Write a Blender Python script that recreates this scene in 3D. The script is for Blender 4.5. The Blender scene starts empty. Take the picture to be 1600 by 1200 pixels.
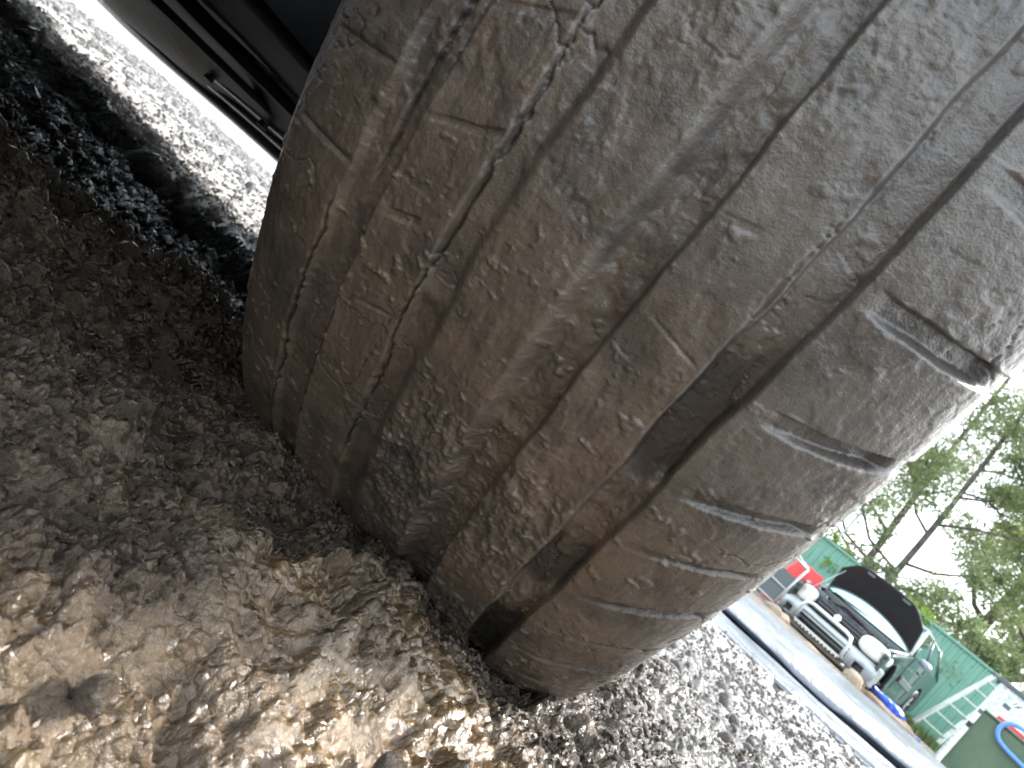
import bpy, bmesh, math, random
import numpy as np
from mathutils import Vector, Matrix
random.seed(4); rng = np.random.default_rng(7)
sc = bpy.context.scene; C = sc.collection
R_ = math.radians

# ------------------------------------------------------------------ camera
CAMZ = 0.146
def cam_axes(pitch, roll):
    f = Vector((0, math.cos(pitch), math.sin(pitch))); r = Vector((1, 0, 0)); u = r.cross(f)
    c, s = math.cos(roll), math.sin(roll)
    return c*r+s*u, -s*r+c*u, f
cr, cu, cf = cam_axes(-.013, .735)
cd = bpy.data.cameras.new('camera'); cam = bpy.data.objects.new('camera', cd); C.objects.link(cam)
cam.matrix_world = Matrix(((cr.x, cu.x, -cf.x, 0), (cr.y, cu.y, -cf.y, 0), (cr.z, cu.z, -cf.z, CAMZ), (0, 0, 0, 1)))
cd.sensor_width = 36; cd.lens = 1155/1600*36; cd.clip_start = .005; cd.clip_end = 2000
cd.dof.use_dof = True; cd.dof.focus_distance = .26; cd.dof.aperture_fstop = 32
sc.camera = cam

# ------------------------------------------------------------------ sky, sun, exposure
SUN_EL, SUN_AZ = 44, 68         # azimuth measured clockwise from +Y: high on the right
w = bpy.data.worlds.new('World'); sc.world = w; w.use_nodes = True
nt = w.node_tree; nt.nodes.clear()
sky = nt.nodes.new('ShaderNodeTexSky'); sky.sky_type = 'NISHITA'; sky.sun_disc = False
sky.sun_elevation = R_(SUN_EL); sky.sun_rotation = R_(SUN_AZ); sky.air_density = 1.2; sky.dust_density = 3
b1 = nt.nodes.new('ShaderNodeBackground'); b1.inputs[1].default_value = .06
nt.links.new(sky.outputs[0], b1.inputs[0])
b2 = nt.nodes.new('ShaderNodeBackground'); b2.inputs[1].default_value = .75      # the cloud layer
tc = nt.nodes.new('ShaderNodeTexCoord'); nz = nt.nodes.new('ShaderNodeTexNoise'); nz.inputs['Scale'].default_value = 2.2
nz.inputs['Detail'].default_value = 5
rp = nt.nodes.new('ShaderNodeValToRGB'); rp.color_ramp.elements[0].color = (.74, .84, .90, 1); rp.color_ramp.elements[1].color = (1, 1.03, 1.06, 1)
nt.links.new(tc.outputs['Generated'], nz.inputs['Vector']); nt.links.new(nz.outputs['Fac'], rp.inputs[0]); nt.links.new(rp.outputs[0], b2.inputs[0])
ad = nt.nodes.new('ShaderNodeAddShader'); wo = nt.nodes.new('ShaderNodeOutputWorld')
nt.links.new(b1.outputs[0], ad.inputs[0]); nt.links.new(b2.outputs[0], ad.inputs[1]); nt.links.new(ad.outputs[0], wo.inputs[0])
sl = bpy.data.lights.new('sun', 'SUN'); sl.energy = 3.0; sl.angle = R_(10); sl.color = (1, .965, .92)
so = bpy.data.objects.new('sun', sl); C.objects.link(so)
sd = Vector((math.sin(R_(SUN_AZ))*math.cos(R_(SUN_EL)), math.cos(R_(SUN_AZ))*math.cos(R_(SUN_EL)), math.sin(R_(SUN_EL))))
so.rotation_euler = sd.to_track_quat('Z', 'Y').to_euler(); so.location = (0, 0, 20)
vs = sc.view_settings; vs.view_transform = 'Standard'; vs.look = 'None'; vs.gamma = 1; vs.use_curve_mapping = False
vs.exposure = 1.75
sc.cycles.max_bounces = 8

# ------------------------------------------------------------------ tags
def tag(o, label=None, cat=None, group=None, kind=None):
    if label: o['label'] = label
    if cat: o['category'] = cat
    if group: o['group'] = group
    if kind: o['kind'] = kind
    return o
def empty(name, loc=(0, 0, 0), rz=0, **k):
    o = bpy.data.objects.new(name, None); C.objects.link(o); o.location = loc; o.rotation_euler = (0, 0, rz); o.empty_display_size = .1
    return tag(o, **k)

# ------------------------------------------------------------------ materials
def mat(name, col, rough=.6, metal=0, spec=.5, coat=0, bump=None, mix=None, trans=0, detail_rough=None):
    """col base; mix=(col2, scale, lo, hi) noise mix; bump=(scale, strength, distance)"""
    m = bpy.data.materials.new(name); m.use_nodes = True; t = m.node_tree; p = t.nodes['Principled BSDF']
    p.inputs['Base Color'].default_value = (*col, 1); p.inputs['Roughness'].default_value = rough
    p.inputs['Metallic'].default_value = metal; p.inputs['Specular IOR Level'].default_value = spec
    p.inputs['Coat Weight'].default_value = coat; p.inputs['Transmission Weight'].default_value = trans
    tcn = t.nodes.new('ShaderNodeTexCoord')
    if mix:
        n = t.nodes.new('ShaderNodeTexNoise'); n.inputs['Scale'].default_value = mix[1]; n.inputs['Detail'].default_value = 8; n.inputs['Roughness'].default_value = .65
        t.links.new(tcn.outputs['Object'], n.inputs['Vector'])
        r = t.nodes.new('ShaderNodeValToRGB'); r.color_ramp.elements[0].position = mix[2]; r.color_ramp.elements[1].position = mix[3]
        r.color_ramp.elements[0].color = (*col, 1); r.color_ramp.elements[1].color = (*mix[0], 1)
        t.links.new(n.outputs['Fac'], r.inputs[0]); t.links.new(r.outputs[0], p.inputs['Base Color'])
        if detail_rough:
            mr = t.nodes.new('ShaderNodeMapRange'); mr.inputs['To Min'].default_value = detail_rough[0]; mr.inputs['To Max'].default_value = detail_rough[1]
            mr.inputs['From Min'].default_value = .3; mr.inputs['From Max'].default_value = .7
            t.links.new(n.outputs['Fac'], mr.inputs['Value']); t.links.new(mr.outputs[0], p.inputs['Roughness'])
    if bump:
        n = t.nodes.new('ShaderNodeTexNoise'); n.inputs['Scale'].default_value = bump[0]; n.inputs['Detail'].default_value = 6
        t.links.new(tcn.outputs['Object'], n.inputs['Vector'])
        b = t.nodes.new('ShaderNodeBump'); b.inputs['Strength'].default_value = bump[1]; b.inputs['Distance'].default_value = bump[2]
        t.links.new(n.outputs['Fac'], b.inputs['Height']); t.links.new(b.outputs[0], p.inputs['Normal'])
    return m
class NT:                                    # small helper for longer node trees
    def __init__(s, name):
        s.m = bpy.data.materials.new(name); s.m.use_nodes = True; s.t = s.m.node_tree; s.p = s.t.nodes['Principled BSDF']
        s.tc = s.t.nodes.new('ShaderNodeTexCoord').outputs['Object']
    def n(s, typ, **k):
        x = s.t.nodes.new(typ)
        for a, v in k.items():
            if a.startswith('i_'): x.inputs[a[2:].replace('_', ' ')].default_value = v
            else: setattr(x, a, v)
        return x
    def l(s, a, b): s.t.links.new(a, b)
    def noise(s, scale, detail=6, rough=.6, vec=None):
        x = s.n('ShaderNodeTexNoise'); x.inputs['Scale'].default_value = scale; x.inputs['Detail'].default_value = detail; x.inputs['Roughness'].default_value = rough
        s.l(vec or s.tc, x.inputs['Vector']); return x.outputs['Fac']
    def ramp(s, f, a, b, ca=(0, 0, 0), cb=(1, 1, 1)):
        r = s.n('ShaderNodeValToRGB'); e = r.color_ramp.elements; e[0].position = a; e[1].position = b; e[0].color = (*ca, 1); e[1].color = (*cb, 1)
        s.l(f, r.inputs[0]); return r.outputs[0]
    def attr(s, nm): x = s.n('ShaderNodeAttribute'); x.attribute_name = nm; return x.outputs['Fac']
    def mixc(s, f, a, b):
        x = s.n('ShaderNodeMix', data_type='RGBA')
        for sock, v in ((x.inputs[0], f), (x.inputs[6], a), (x.inputs[7], b)):
            if isinstance(v, (tuple, float, int)): sock.default_value = (*v, 1) if isinstance(v, tuple) else v
            else: s.l(v, sock)
        return x.outputs[2]
    def math(s, op, a, b=0):
        x = s.n('ShaderNodeMath', operation=op)
        for i, v in enumerate((a, b)):
            if isinstance(v, (float, int)): x.inputs[i].default_value = v
            else: s.l(v, x.inputs[i])
        return x.outputs[0]

def mud_tyre_material():
    s = NT('tyre mud')
    bare = s.attr('bare'); tone = s.attr('tone')
    c = s.mixc(s.ramp(s.noise(60, 8, .7), .35, .68), (.074, .056, .042), (.140, .110, .085))
    c = s.mixc(s.ramp(s.noise(14, 4), .42, .62), c, (.100, .084, .071))
    c = s.mixc(tone, c, (.135, .094, .060))
    c = s.mixc(s.math('MULTIPLY', s.attr('haze'), .6), c, (.130, .127, .122))  # greys the mud colour where lens haze veils the tread
    c = s.mixc(s.ramp(s.noise(420, 5, .7), .55, .75), c, (.17, .14, .115))
    c = s.mixc(s.math('MULTIPLY', s.ramp(s.noise(38, 8, .78), .48, .64), .75), c, (.045, .040, .037))
    c = s.mixc(s.math('MULTIPLY', bare, s.ramp(s.noise(150, 8, .78), .25, .72)), c, (.024, .027, .030))
    c = s.mixc(s.math('MULTIPLY', s.attr('crk'), .85), c, (.018, .017, .017))
    s.l(c, s.p.inputs['Base Color'])
    wet = s.attr('wet')
    r = s.math('ADD', s.math('MULTIPLY', s.noise(120, 6, .7), .55), .12)
    r = s.math('MAXIMUM', s.math('SUBTRACT', r, s.math('MULTIPLY', wet, .34)), .07)
    s.l(r, s.p.inputs['Roughness'])
    s.p.inputs['Specular IOR Level'].default_value = .6
    s.p.inputs['Coat Weight'].default_value = .4; s.p.inputs['Coat Roughness'].default_value = .10
    b = s.n('ShaderNodeBump'); b.inputs['Strength'].default_value = .6; b.inputs['Distance'].default_value = .0005
    h = s.math('ADD', s.math('MULTIPLY', s.noise(1500, 3, .6), .6), s.math('MULTIPLY', s.noise(280, 6, .65), 1.5))
    s.l(h, b.inputs['Height']); s.l(b.outputs[0], s.p.inputs['Normal']); s.l(b.outputs[0], s.p.inputs['Coat Normal'])
    return s.m
def ground_material():
    s = NT('wet soil and gravel')
    liq, pale, dark = s.attr('liq'), s.attr('pale'), s.attr('dark')
    c = s.mixc(s.ramp(s.noise(45, 8, .7), .3, .7), (.026, .018, .012), (.118, .084, .056))
    c = s.mixc(s.ramp(s.noise(300, 5, .7), .56, .70), c, (.15, .12, .095))
    c = s.mixc(s.ramp(s.noise(110, 7, .75), .54, .66), c, (.020, .016, .013))
    c = s.mixc(liq, c, s.mixc(s.ramp(s.noise(60, 8, .7), .35, .7), (.088, .059, .031), (.215, .145, .076)))
    pc = s.mixc(s.ramp(s.noise(260, 8, .75), .38, .60), (.22, .205, .19), (.50, .49, .47))
    c = s.mixc(pale, c, pc)
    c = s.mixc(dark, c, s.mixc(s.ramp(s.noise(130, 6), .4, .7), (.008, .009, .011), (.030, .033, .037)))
    s.l(c, s.p.inputs['Base Color'])
    r = s.math('ADD', s.math('MULTIPLY', s.noise(170, 5, .7), .42), -.02)
    r = s.math('SUBTRACT', r, s.math('MULTIPLY', liq, .16))
    r = s.math('ADD', r, s.math('MULTIPLY', pale, .38))
    r = s.math('MAXIMUM', r, .06)
    s.l(r, s.p.inputs['Roughness']); s.p.inputs['Specular IOR Level'].default_value = .5
    s.l(s.math('MULTIPLY', s.math('ADD', s.math('MULTIPLY', liq, .75), .18), s.math('SUBTRACT', 1.0, pale)), s.p.inputs['Coat Weight']); s.p.inputs['Coat Roughness'].default_value = .045
    b = s.n('ShaderNodeBump'); b.inputs['Distance'].default_value = .0026; s.l(s.math('SUBTRACT', 1.0, s.math('MULTIPLY', liq, .45)), b.inputs['Strength'])
    wn = s.n('ShaderNodeTexNoise'); wn.inputs['Scale'].default_value = 230; wn.inputs['Detail'].default_value = 4; s.l(s.tc, wn.inputs['Vector'])
    va = s.n('ShaderNodeVectorMath', operation='MULTIPLY_ADD'); va.inputs[1].default_value = (.0014, .0014, .0014); s.l(wn.outputs['Color'], va.inputs[0]); s.l(s.tc, va.inputs[2])
    vo = s.n('ShaderNodeTexVoronoi'); vo.inputs['Scale'].default_value = 330; s.l(va.outputs[0], vo.inputs['Vector'])
    h = s.math('ADD', s.math('MULTIPLY', s.noise(900, 4, .65), .25), s.math('MULTIPLY', s.noise(260, 6, .65), 1.25))
    h = s.math('SUBTRACT', h, s.math('MULTIPLY', s.math('POWER', vo.outputs['Distance'], 2), s.math('ADD', s.math('MULTIPLY', s.ramp(s.noise(75, 4), .38, .65), 1.3), .45)))
    s.l(h, b.inputs['Height']); s.l(b.outputs[0], s.p.inputs['Normal']); s.l(b.outputs[0], s.p.inputs['Coat Normal'])
    return s.m
M = dict(
    tyremud=mud_tyre_material(), ground=ground_material(),
    rubber=mat('black rubber', (.02, .02, .021), .55, mix=((.075, .058, .045), 30, .45, .7), bump=(200, .4, .002)),
    black=mat('black plastic liner', (.004, .005, .007), .5, spec=.2, mix=((.012, .014, .017), 3, .4, .65), bump=(60, .15, .004)),
    tray=mat('dark grey undertray', (.002, .003, .004), .6, spec=.12, mix=((.006, .008, .010), 2.2, .42, .6), bump=(25, .2, .01)),
    lip=mat('glossy bumper lip', (.03, .033, .036), .22, coat=.3, bump=(40, .15, .003)),
    paint=mat('charcoal car paint', (.03, .032, .035), .25, metal=.3, coat=1),
    glass=mat('dark window glass', (.02, .025, .03), .05, coat=.5),
    alloy=mat('grey alloy', (.45, .46, .47), .35, metal=.9),
    green_paint=mat('dark green car paint', (.028, .050, .046), .28, metal=.2, coat=.6, mix=((.045, .065, .06), 2.5, .5, .7)),
    silver=mat('silver bumper paint', (.42, .45, .46), .35, metal=.2, coat=.3, mix=((.26, .27, .27), 4, .5, .75)),
    silverpipe=mat('bright polished tube', (.78, .8, .8), .25, metal=.5),
    lamp=mat('white lamp lens', (.86, .85, .80), .18, coat=.6, mix=((.62, .58, .48), 5, .5, .8)),
    bonnet=mat('black bonnet lining', (.012, .011, .013), .75, bump=(12, .4, .02)),
    engine=mat('engine parts', (.035, .038, .042), .45, metal=.2, mix=((.10, .11, .12), 14, .45, .6)),
    grille=mat('dark grille bar', (.045, .052, .058), .35, coat=.2),
    screen=mat('pale windscreen glass', (.36, .60, .62), .08, coat=.6, mix=((.50, .70, .71), 1.5, .4, .7)),
    sideglass=mat('side window glass', (.03, .075, .065), .05, coat=.8),
    trim=mat('grey plastic trim', (.09, .11, .115), .5),
    mirror=mat('pale grey mirror shell', (.30, .36, .39), .35),
    skid=mat('muddy skid plate', (.11, .085, .06), .8, mix=((.2, .16, .12), 12, .4, .7)),
    fence=mat('green sheet steel', (.155, .335, .255), .45, spec=.4, mix=((.185, .37, .29), 1.2, .4, .7)),
    fencedark=mat('green steel rail', (.145, .32, .245), .4),
    sheet=mat('grey polythene sheet', (.085, .10, .125), .22, spec=.8, mix=((.16, .185, .21), 9, .4, .75), bump=(30, .35, .012)),
    rock=mat('sandstone', (.22, .17, .12), .85, mix=((.38, .31, .23), 7, .35, .65), bump=(25, .6, .02)),
    timber=mat('weathered brown timber', (.12, .075, .045), .8, mix=((.26, .19, .13), 9, .4, .65), bump=(40, .6, .01)),
    blue=mat('blue tarpaulin', (.02, .075, .48), .4, mix=((.04, .13, .62), 8, .4, .7), bump=(14, .5, .02)),
    hose=mat('blue hose', (.12, .28, .66), .35),
    red=mat('red painted plastic', (.55, .03, .035), .4, mix=((.66, .06, .06), 4, .4, .7)),
    white=mat('white plastic', (.78, .77, .72), .45, mix=((.62, .58, .48), 6, .55, .8)),
    metal=mat('galvanised steel', (.40, .44, .43), .45, metal=.5),
    alu=mat('dull aluminium', (.50, .55, .50), .42, metal=.35, mix=((.33, .40, .34), 8, .4, .7)),
    olive=mat('olive green bin plastic', (.075, .125, .075), .5, mix=((.11, .165, .105), 3, .4, .65)),
    speck=mat('white speckled board', (.74, .77, .76), .5, mix=((.42, .50, .50), 26, .46, .60)),
    orange=mat('orange plastic', (.62, .20, .05), .5), yellow=mat('faded yellow card', (.72, .60, .22), .7),
    darkstrip=mat('black tape', (.02, .02, .02), .5),
    bark=mat('grey brown bark', (.085, .075, .06), .9, mix=((.17, .155, .125), 6, .4, .7), bump=(18, .6, .03)),
    grass=mat('grass', (.075, .12, .03), .7, mix=((.17, .19, .06), 3, .4, .7)),
)
def leafmat(name, a, b, scale=1.5):
    s = NT(name); c = s.mixc(s.ramp(s.noise(scale, 4), .35, .65), a, b)
    s.l(c, s.p.inputs['Base Color']); s.p.inputs['Roughness'].default_value = .55
    d = s.n('ShaderNodeBsdfTranslucent'); s.l(c, d.inputs['Color'])
    mx = s.n('ShaderNodeMixShader'); mx.inputs[0].default_value = .35
    s.l(s.p.outputs[0], mx.inputs[1]); s.l(d.outputs[0], mx.inputs[2])
    s.l(mx.outputs[0], s.t.nodes['Material Output'].inputs[0]); return s.m
M['leaf'] = leafmat('gum leaves', (.15, .20, .08), (.30, .36, .17))
M['leaf2'] = leafmat('olive leaves', (.15, .19, .10), (.29, .33, .19))
M['leaf3'] = leafmat('lime leaves', (.17, .27, .03), (.30, .40, .06), 6)
def stonemat(name, a, b, r0, r1):
    s = NT(name)
    oi = s.n('ShaderNodeObjectInfo')
    c = s.mixc(oi.outputs['Random'], a, b)
    c = s.mixc(s.ramp(s.noise(3, 6, .7), .35, .7), c, tuple(x*.55 for x in a))
    s.l(c, s.p.inputs['Base Color'])
    s.l(s.math('ADD', s.math('MULTIPLY', s.noise(9, 5), r1-r0), r0), s.p.inputs['Roughness']); s.p.inputs['Specular IOR Level'].default_value = .6
    bb = s.n('ShaderNodeBump'); bb.inputs['Strength'].default_value = .8; bb.inputs['Distance'].default_value = .08
    s.l(s.noise(5, 8, .7), bb.inputs['Height']); s.l(bb.outputs[0], s.p.inputs['Normal'])
    return s.m
M['st_brown'] = stonemat('wet brown stone', (.12, .090, .064), (.27, .215, .165), .05, .45)
M['st_grain'] = stonemat('wet soil grain', (.060, .043, .029), (.19, .14, .095), .04, .45)
M['st_pale'] = stonemat('pale gravel stone', (.27, .25, .23), (.56, .56, .55), .45, .85)
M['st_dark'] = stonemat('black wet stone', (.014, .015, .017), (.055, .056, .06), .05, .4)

# ------------------------------------------------------------------ mesh helpers
def link(name, me, m, parent=None, smooth=False):
    o = bpy.data.objects.new(name, me); C.objects.link(o)
    if m and not me.materials: me.materials.append(m)
    if parent: o.parent = parent
    if smooth: me.polygons.foreach_set('use_smooth', [True]*len(me.polygons))
    return o
def from_bm(name, bm, m, parent=None, smooth=False, bevel=0, sub=0):
    me = bpy.data.meshes.new(name); bmesh.ops.recalc_face_normals(bm, faces=bm.faces[:]); bm.to_mesh(me); bm.free()
    o = link(name, me, m, parent, smooth)
    if bevel:
        b = o.modifiers.new('b', 'BEVEL'); b.width = bevel; b.segments = 2; b.limit_method = 'ANGLE'
    if sub:
        b = o.modifiers.new('s', 'SUBSURF'); b.levels = b.render_levels = sub
    return o
def bm_box(bm, c, s, rz=0, rx=0, ry=0):
    g = bmesh.ops.create_cube(bm, size=1)['verts']
    mt = Matrix.Translation(c) @ Matrix.Rotation(rz, 4, 'Z') @ Matrix.Rotation(ry, 4, 'Y') @ Matrix.Rotation(rx, 4, 'X') @ Matrix.Diagonal((*s, 1))
    bmesh.ops.transform(bm, matrix=mt, verts=g)
def bm_tube(bm, pts, r, seg=8, cap=True):
    pts = [Vector(p) for p in pts]; rings = []
    rr = r if isinstance(r, (list, tuple)) else [r]*len(pts)
    up = Vector((0, 0, 1))
    for i, p in enumerate(pts):
        d = (pts[min(i+1, len(pts)-1)]-pts[max(i-1, 0)]).normalized()
        a = d.cross(up)
        if a.length < .05: a = d.cross(Vector((1, 0, 0)))
        a.normalize(); b = d.cross(a).normalized()
        rings.append([bm.verts.new(p+(a*math.cos(2*math.pi*k/seg)+b*math.sin(2*math.pi*k/seg))*rr[i]) for k in range(seg)])
    for A, B in zip(rings, rings[1:]):
        for k in range(seg): bm.faces.new((A[k], A[(k+1) % seg], B[(k+1) % seg], B[k]))
    if cap: bm.faces.new(rings[0][::-1]); bm.faces.new(rings[-1])
def tube(name, pts, r, m, parent=None, seg=8):
    bm = bmesh.new(); bm_tube(bm, pts, r, seg); return from_bm(name, bm, m, parent, True)
def box(name, c, s, m, parent=None, rz=0, rx=0, ry=0, bevel=0):
    bm = bmesh.new(); bm_box(bm, c, s, rz, rx, ry); return from_bm(name, bm, m, parent, False, bevel)
def grid_mesh(name, V, m, parent=None, attrs=None, closed=False, smooth=True):
    """V array rows x cols x 3"""
    nr, nc = V.shape[:2]
    idx = np.arange(nr*nc).reshape(nr, nc)
    q = np.stack([idx[:-1, :-1], idx[:-1, 1:], idx[1:, 1:], idx[1:, :-1]], -1).reshape(-1, 4)
    me = bpy.data.meshes.new(name); me.vertices.add(nr*nc); me.vertices.foreach_set('co', V.reshape(-1).astype(np.float32))
    me.loops.add(q.size); me.loops.foreach_set('vertex_index', q.reshape(-1).astype(np.int32))
    me.polygons.add(len(q)); me.polygons.foreach_set('loop_start', np.arange(0, q.size, 4, dtype=np.int32))
    me.polygons.foreach_set('use_smooth', np.full(len(q), smooth))
    me.update(calc_edges=True)
    for k, a in (attrs or {}).items():
        at = me.attributes.new(k, 'FLOAT', 'POINT'); at.data.foreach_set('value', a.reshape(-1).astype(np.float32))
    return link(name, me, m, parent)

# ------------------------------------------------------------------ numpy noise
def _hash(ix, iy, s):
    h = (ix.astype(np.int64)*374761393 + iy.astype(np.int64)*668265263 + s*974711) & 0xffffffff
    h = ((h ^ (h >> 13))*1274126177) & 0xffffffff
    h = ((h ^ (h >> 16))*2246822519) & 0xffffffff
    return (h ^ (h >> 15)) & 0xffffff
def vn(x, y, s=0):
    ix, iy = np.floor(x), np.floor(y); fx, fy = x-ix, y-iy
    ux, uy = fx*fx*fx*(fx*(fx*6-15)+10), fy*fy*fy*(fy*(fy*6-15)+10)
    h = lambda a, b: _hash(ix+a, iy+b, s)/16777215.
    return ((h(0, 0)*(1-ux)+h(1, 0)*ux)*(1-uy)+(h(0, 1)*(1-ux)+h(1, 1)*ux)*uy)*2-1
def fbm(x, y, o=4, s=0, g=.5):
    v = 0; a = 1; t = 0
    for i in range(o):
        v = v+a*vn(x*(2.03**i)+i*17.3, y*(2.03**i)+i*9.1, s+i); t += a; a *= g
    return v/t*1.6
def worley(x, y, s=0, jit=.9):
    """returns F1 distance and a random value of the nearest cell"""
    ix, iy = np.floor(x), np.floor(y); best = np.full(x.shape, 9.); rv = np.zeros(x.shape)
    for a in (-1, 0, 1):
        for b in (-1, 0, 1):
            cx, cy = ix+a, iy+b
            h1, h2, h3 = (_hash(cx, cy, s+k)/16777215. for k in (1, 2, 3))
            d = np.hypot(cx+.5+(h1-.5)*jit-x, cy+.5+(h2-.5)*jit-y)
            mm = d < best; best = np.where(mm, d, best); rv = np.where(mm, h3, rv)
    return best, rv
def facets(x, y, s=0, jit=.95):
    """broken-stone relief: every cell is a tilted facet at its own height, with a gap between cells"""
    ix, iy = np.floor(x), np.floor(y); f1 = np.full(x.shape, 9.); f2 = f1.copy(); h = np.zeros(x.shape)
    for a in (-1, 0, 1):
        for b in (-1, 0, 1):
            cx, cy = ix+a, iy+b
            h1, h2, h3, h4, h5 = (_hash(cx, cy, s+k)/16777215. for k in (1, 2, 3, 4, 5))
            dx, dy = x-(cx+.5+(h1-.5)*jit), y-(cy+.5+(h2-.5)*jit); d = np.hypot(dx, dy)
            v = h3+1.3*(dx*(h4-.5)+dy*(h5-.5)); mm = d < f1
            f2 = np.where(mm, f1, np.minimum(f2, d)); h = np.where(mm, v, h); f1 = np.where(mm, d, f1)
    return h-.55*(1-ss(.0, .22, f2-f1))-.5*f1*f1
def ss(a, b, x):
    t = np.clip((x-a)/(b-a), 0, 1); return t*t*(3-2*t)

# ------------------------------------------------------------------ the ground
T = np.array([.0413, .4827])                       # contact point of the steered wheel
HD = np.array([.5, .8660]); RT = np.array([.8660, -.5])   # parked car: heading and its right-hand side
def graded(lo, hi, c0, c1, st, g):
    core = np.arange(c0, c1, st); a = []; s = st; x = c1
    while x < hi: a.append(x); s *= g; x += s
    a.append(hi); b = []; s = st; x = c0-st
    while x > lo: b.append(x); s *= g; x -= s
    b.append(lo); return np.concatenate([b[::-1], core, a])
def spaced(lo, hi, c, st, k):
    a = [c]
    while a[-1] < hi: d = a[-1]-c; a.append(a[-1]+st+k*d+.03*max(0, d-.5)+.15*max(0, d-4))
    b = [c]
    while b[-1] > lo: d = c-b[-1]; b.append(b[-1]-st-k*d-.03*max(0, d-.5)-.15*max(0, d-4))
    return np.array(b[:0:-1]+a)
def base_h(x, y):
    """broad shape of the ground without the small relief"""
    near = .044*(1-ss(.42, .95, y))
    # left side: the soil ends in a small bank, black wet gravel lies lower
    d = (x+.32)*(-.573)+(y-.446)*.819            # distance beyond the bank line
    wob = .02*vn(x*9, y*9, 5)+.008*vn(x*31, y*31, 6)
    left = 1-ss(-.02, .10, x)
    drop = ss(-.006, .022, d+wob)*left
    h = near*(1-drop)-.006*drop
    dB = (x+.377)*.443+(y-.98)*.897+.012*vn(x*14, y*14, 8)+.006*vn(x*45, y*45, 9)
    h = h+.028*ss(-.05, .0, dB)*(1-ss(-.12, .02, x))*(1-ss(2.6, 4.5, y))
    # tyre pushes up a low rim of soil ahead of the camera side
    h = h + .006*np.exp(-((x-T[0])**2+(y-.26)**2)/.012)
    h = h - .018*ss(.06, -.05, y)
    r = ss(3.0, 9.5, y)*.10+ss(9.5, 13, y)*.07
    return h+r, drop
def masks(x, y):
    _, drop = base_h(x, y)
    n = fbm(x*5, y*5, 4, 31)
    d2 = (x+.377)*.443+(y-.98)*.897+.012*vn(x*14, y*14, 8)+.006*vn(x*45, y*45, 9)   # the top of the low bank ahead: dry pale gravel
    e = .03*vn(x*18, y*18, 40)+.018*vn(x*60, y*60, 41)
    paleL = ss(-.008, .012, d2+e)
    rr = ss(.0, .16, x*.78-(y-.42)*.30+.10*n-.105)*ss(-.1, .12, y+.3*x+.1*n-.10)
    pale = np.clip(np.maximum(paleL, rr), 0, 1)
    far = ss(2.3, 3.0, y)
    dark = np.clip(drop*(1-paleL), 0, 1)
    liq = ss(-.035, .03, .222+.95*x-y+.075*fbm(x*24, y*24, 4, 77))*(1-ss(.055, .10, x+.02*n))*(1-dark)*(.50+.50*ss(-.25, .25, fbm(x*40, y*40, 4, 78)))
    return liq, pale, dark, far
def ground_h(x, y, dx=0.002):
    h, drop = base_h(x, y); liq, pale, dark, far = masks(x, y)
    amp = 1-.9*ss(2.5, 6, y)
    c = np.zeros_like(h)
    wx, wy = x+.004*vn(x*60, y*60, 1), y+.004*vn(x*60+9, y*60, 2)
    c += .0080*fbm(x*16, y*16, 4, 11)
    c += .0022*fbm(wx*120, wy*120, 3, 13)
    soil = 1-np.maximum(pale, dark)
    for sc_, a, s in ((38, .0085, 21), (85, .0055, 22), (170, .0036, 23), (330, .0020, 24)):
        fw = fbm(x*sc_*.9, y*sc_*.9, 2, s+300)/sc_*.45
        mod_ = (1-(.62 if sc_ < 100 else .25)*liq)*(.45+.55*ss(-.4, .5, vn(x*sc_*.2, y*sc_*.2, s+77)))
        px_, py_ = (wx+fw)*sc_, (wy-fw)*sc_*1.07
        F = facets(px_, py_, s*10)
        f, rv = worley(px_*1.1, py_*1.1, s*10+7); rad = .35+.4*rv
        D = np.sqrt(np.clip(1-(f/rad)**2, 0, 1))*(.4+.6*rv)
        k = .75*soil
        c += a*(F*(1-k)*(1-.9*liq)+1.15*D*(k+.3*liq))*mod_
    c += .0004*(1-np.abs(fbm(x*210, y*210, 3, 333)))*soil*(1-.5*liq)+.0005*fbm(x*620, y*620, 2, 335)
    c += -.004*liq+.0035*liq*vn(x*28, y*28, 19)
    # long ruts pressed in the mud, roughly along the wheel's path
    c += .006*vn((x-.4*y)*30, (y+.4*x)*7, 15)*(1-dark)
    c += pale*.002*fbm(x*260, y*260, 2, 17)
    return h+c*amp
def build_ground():
    xs = spaced(-260, 260, 0, .00095, .0026); ys = spaced(-30, 420, .06, .00085, .0026)
    X, Y = np.meshgrid(xs, ys)
    H = ground_h(X, Y); liq, pale, dark, far = masks(X, Y)
    V = np.stack([X, Y, H], -1)
    pale = np.maximum(pale*(1-.15*far), .0)*(1-.75*far)
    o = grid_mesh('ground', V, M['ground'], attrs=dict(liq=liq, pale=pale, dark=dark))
    return tag(o, kind='structure')
ground = build_ground()

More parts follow.
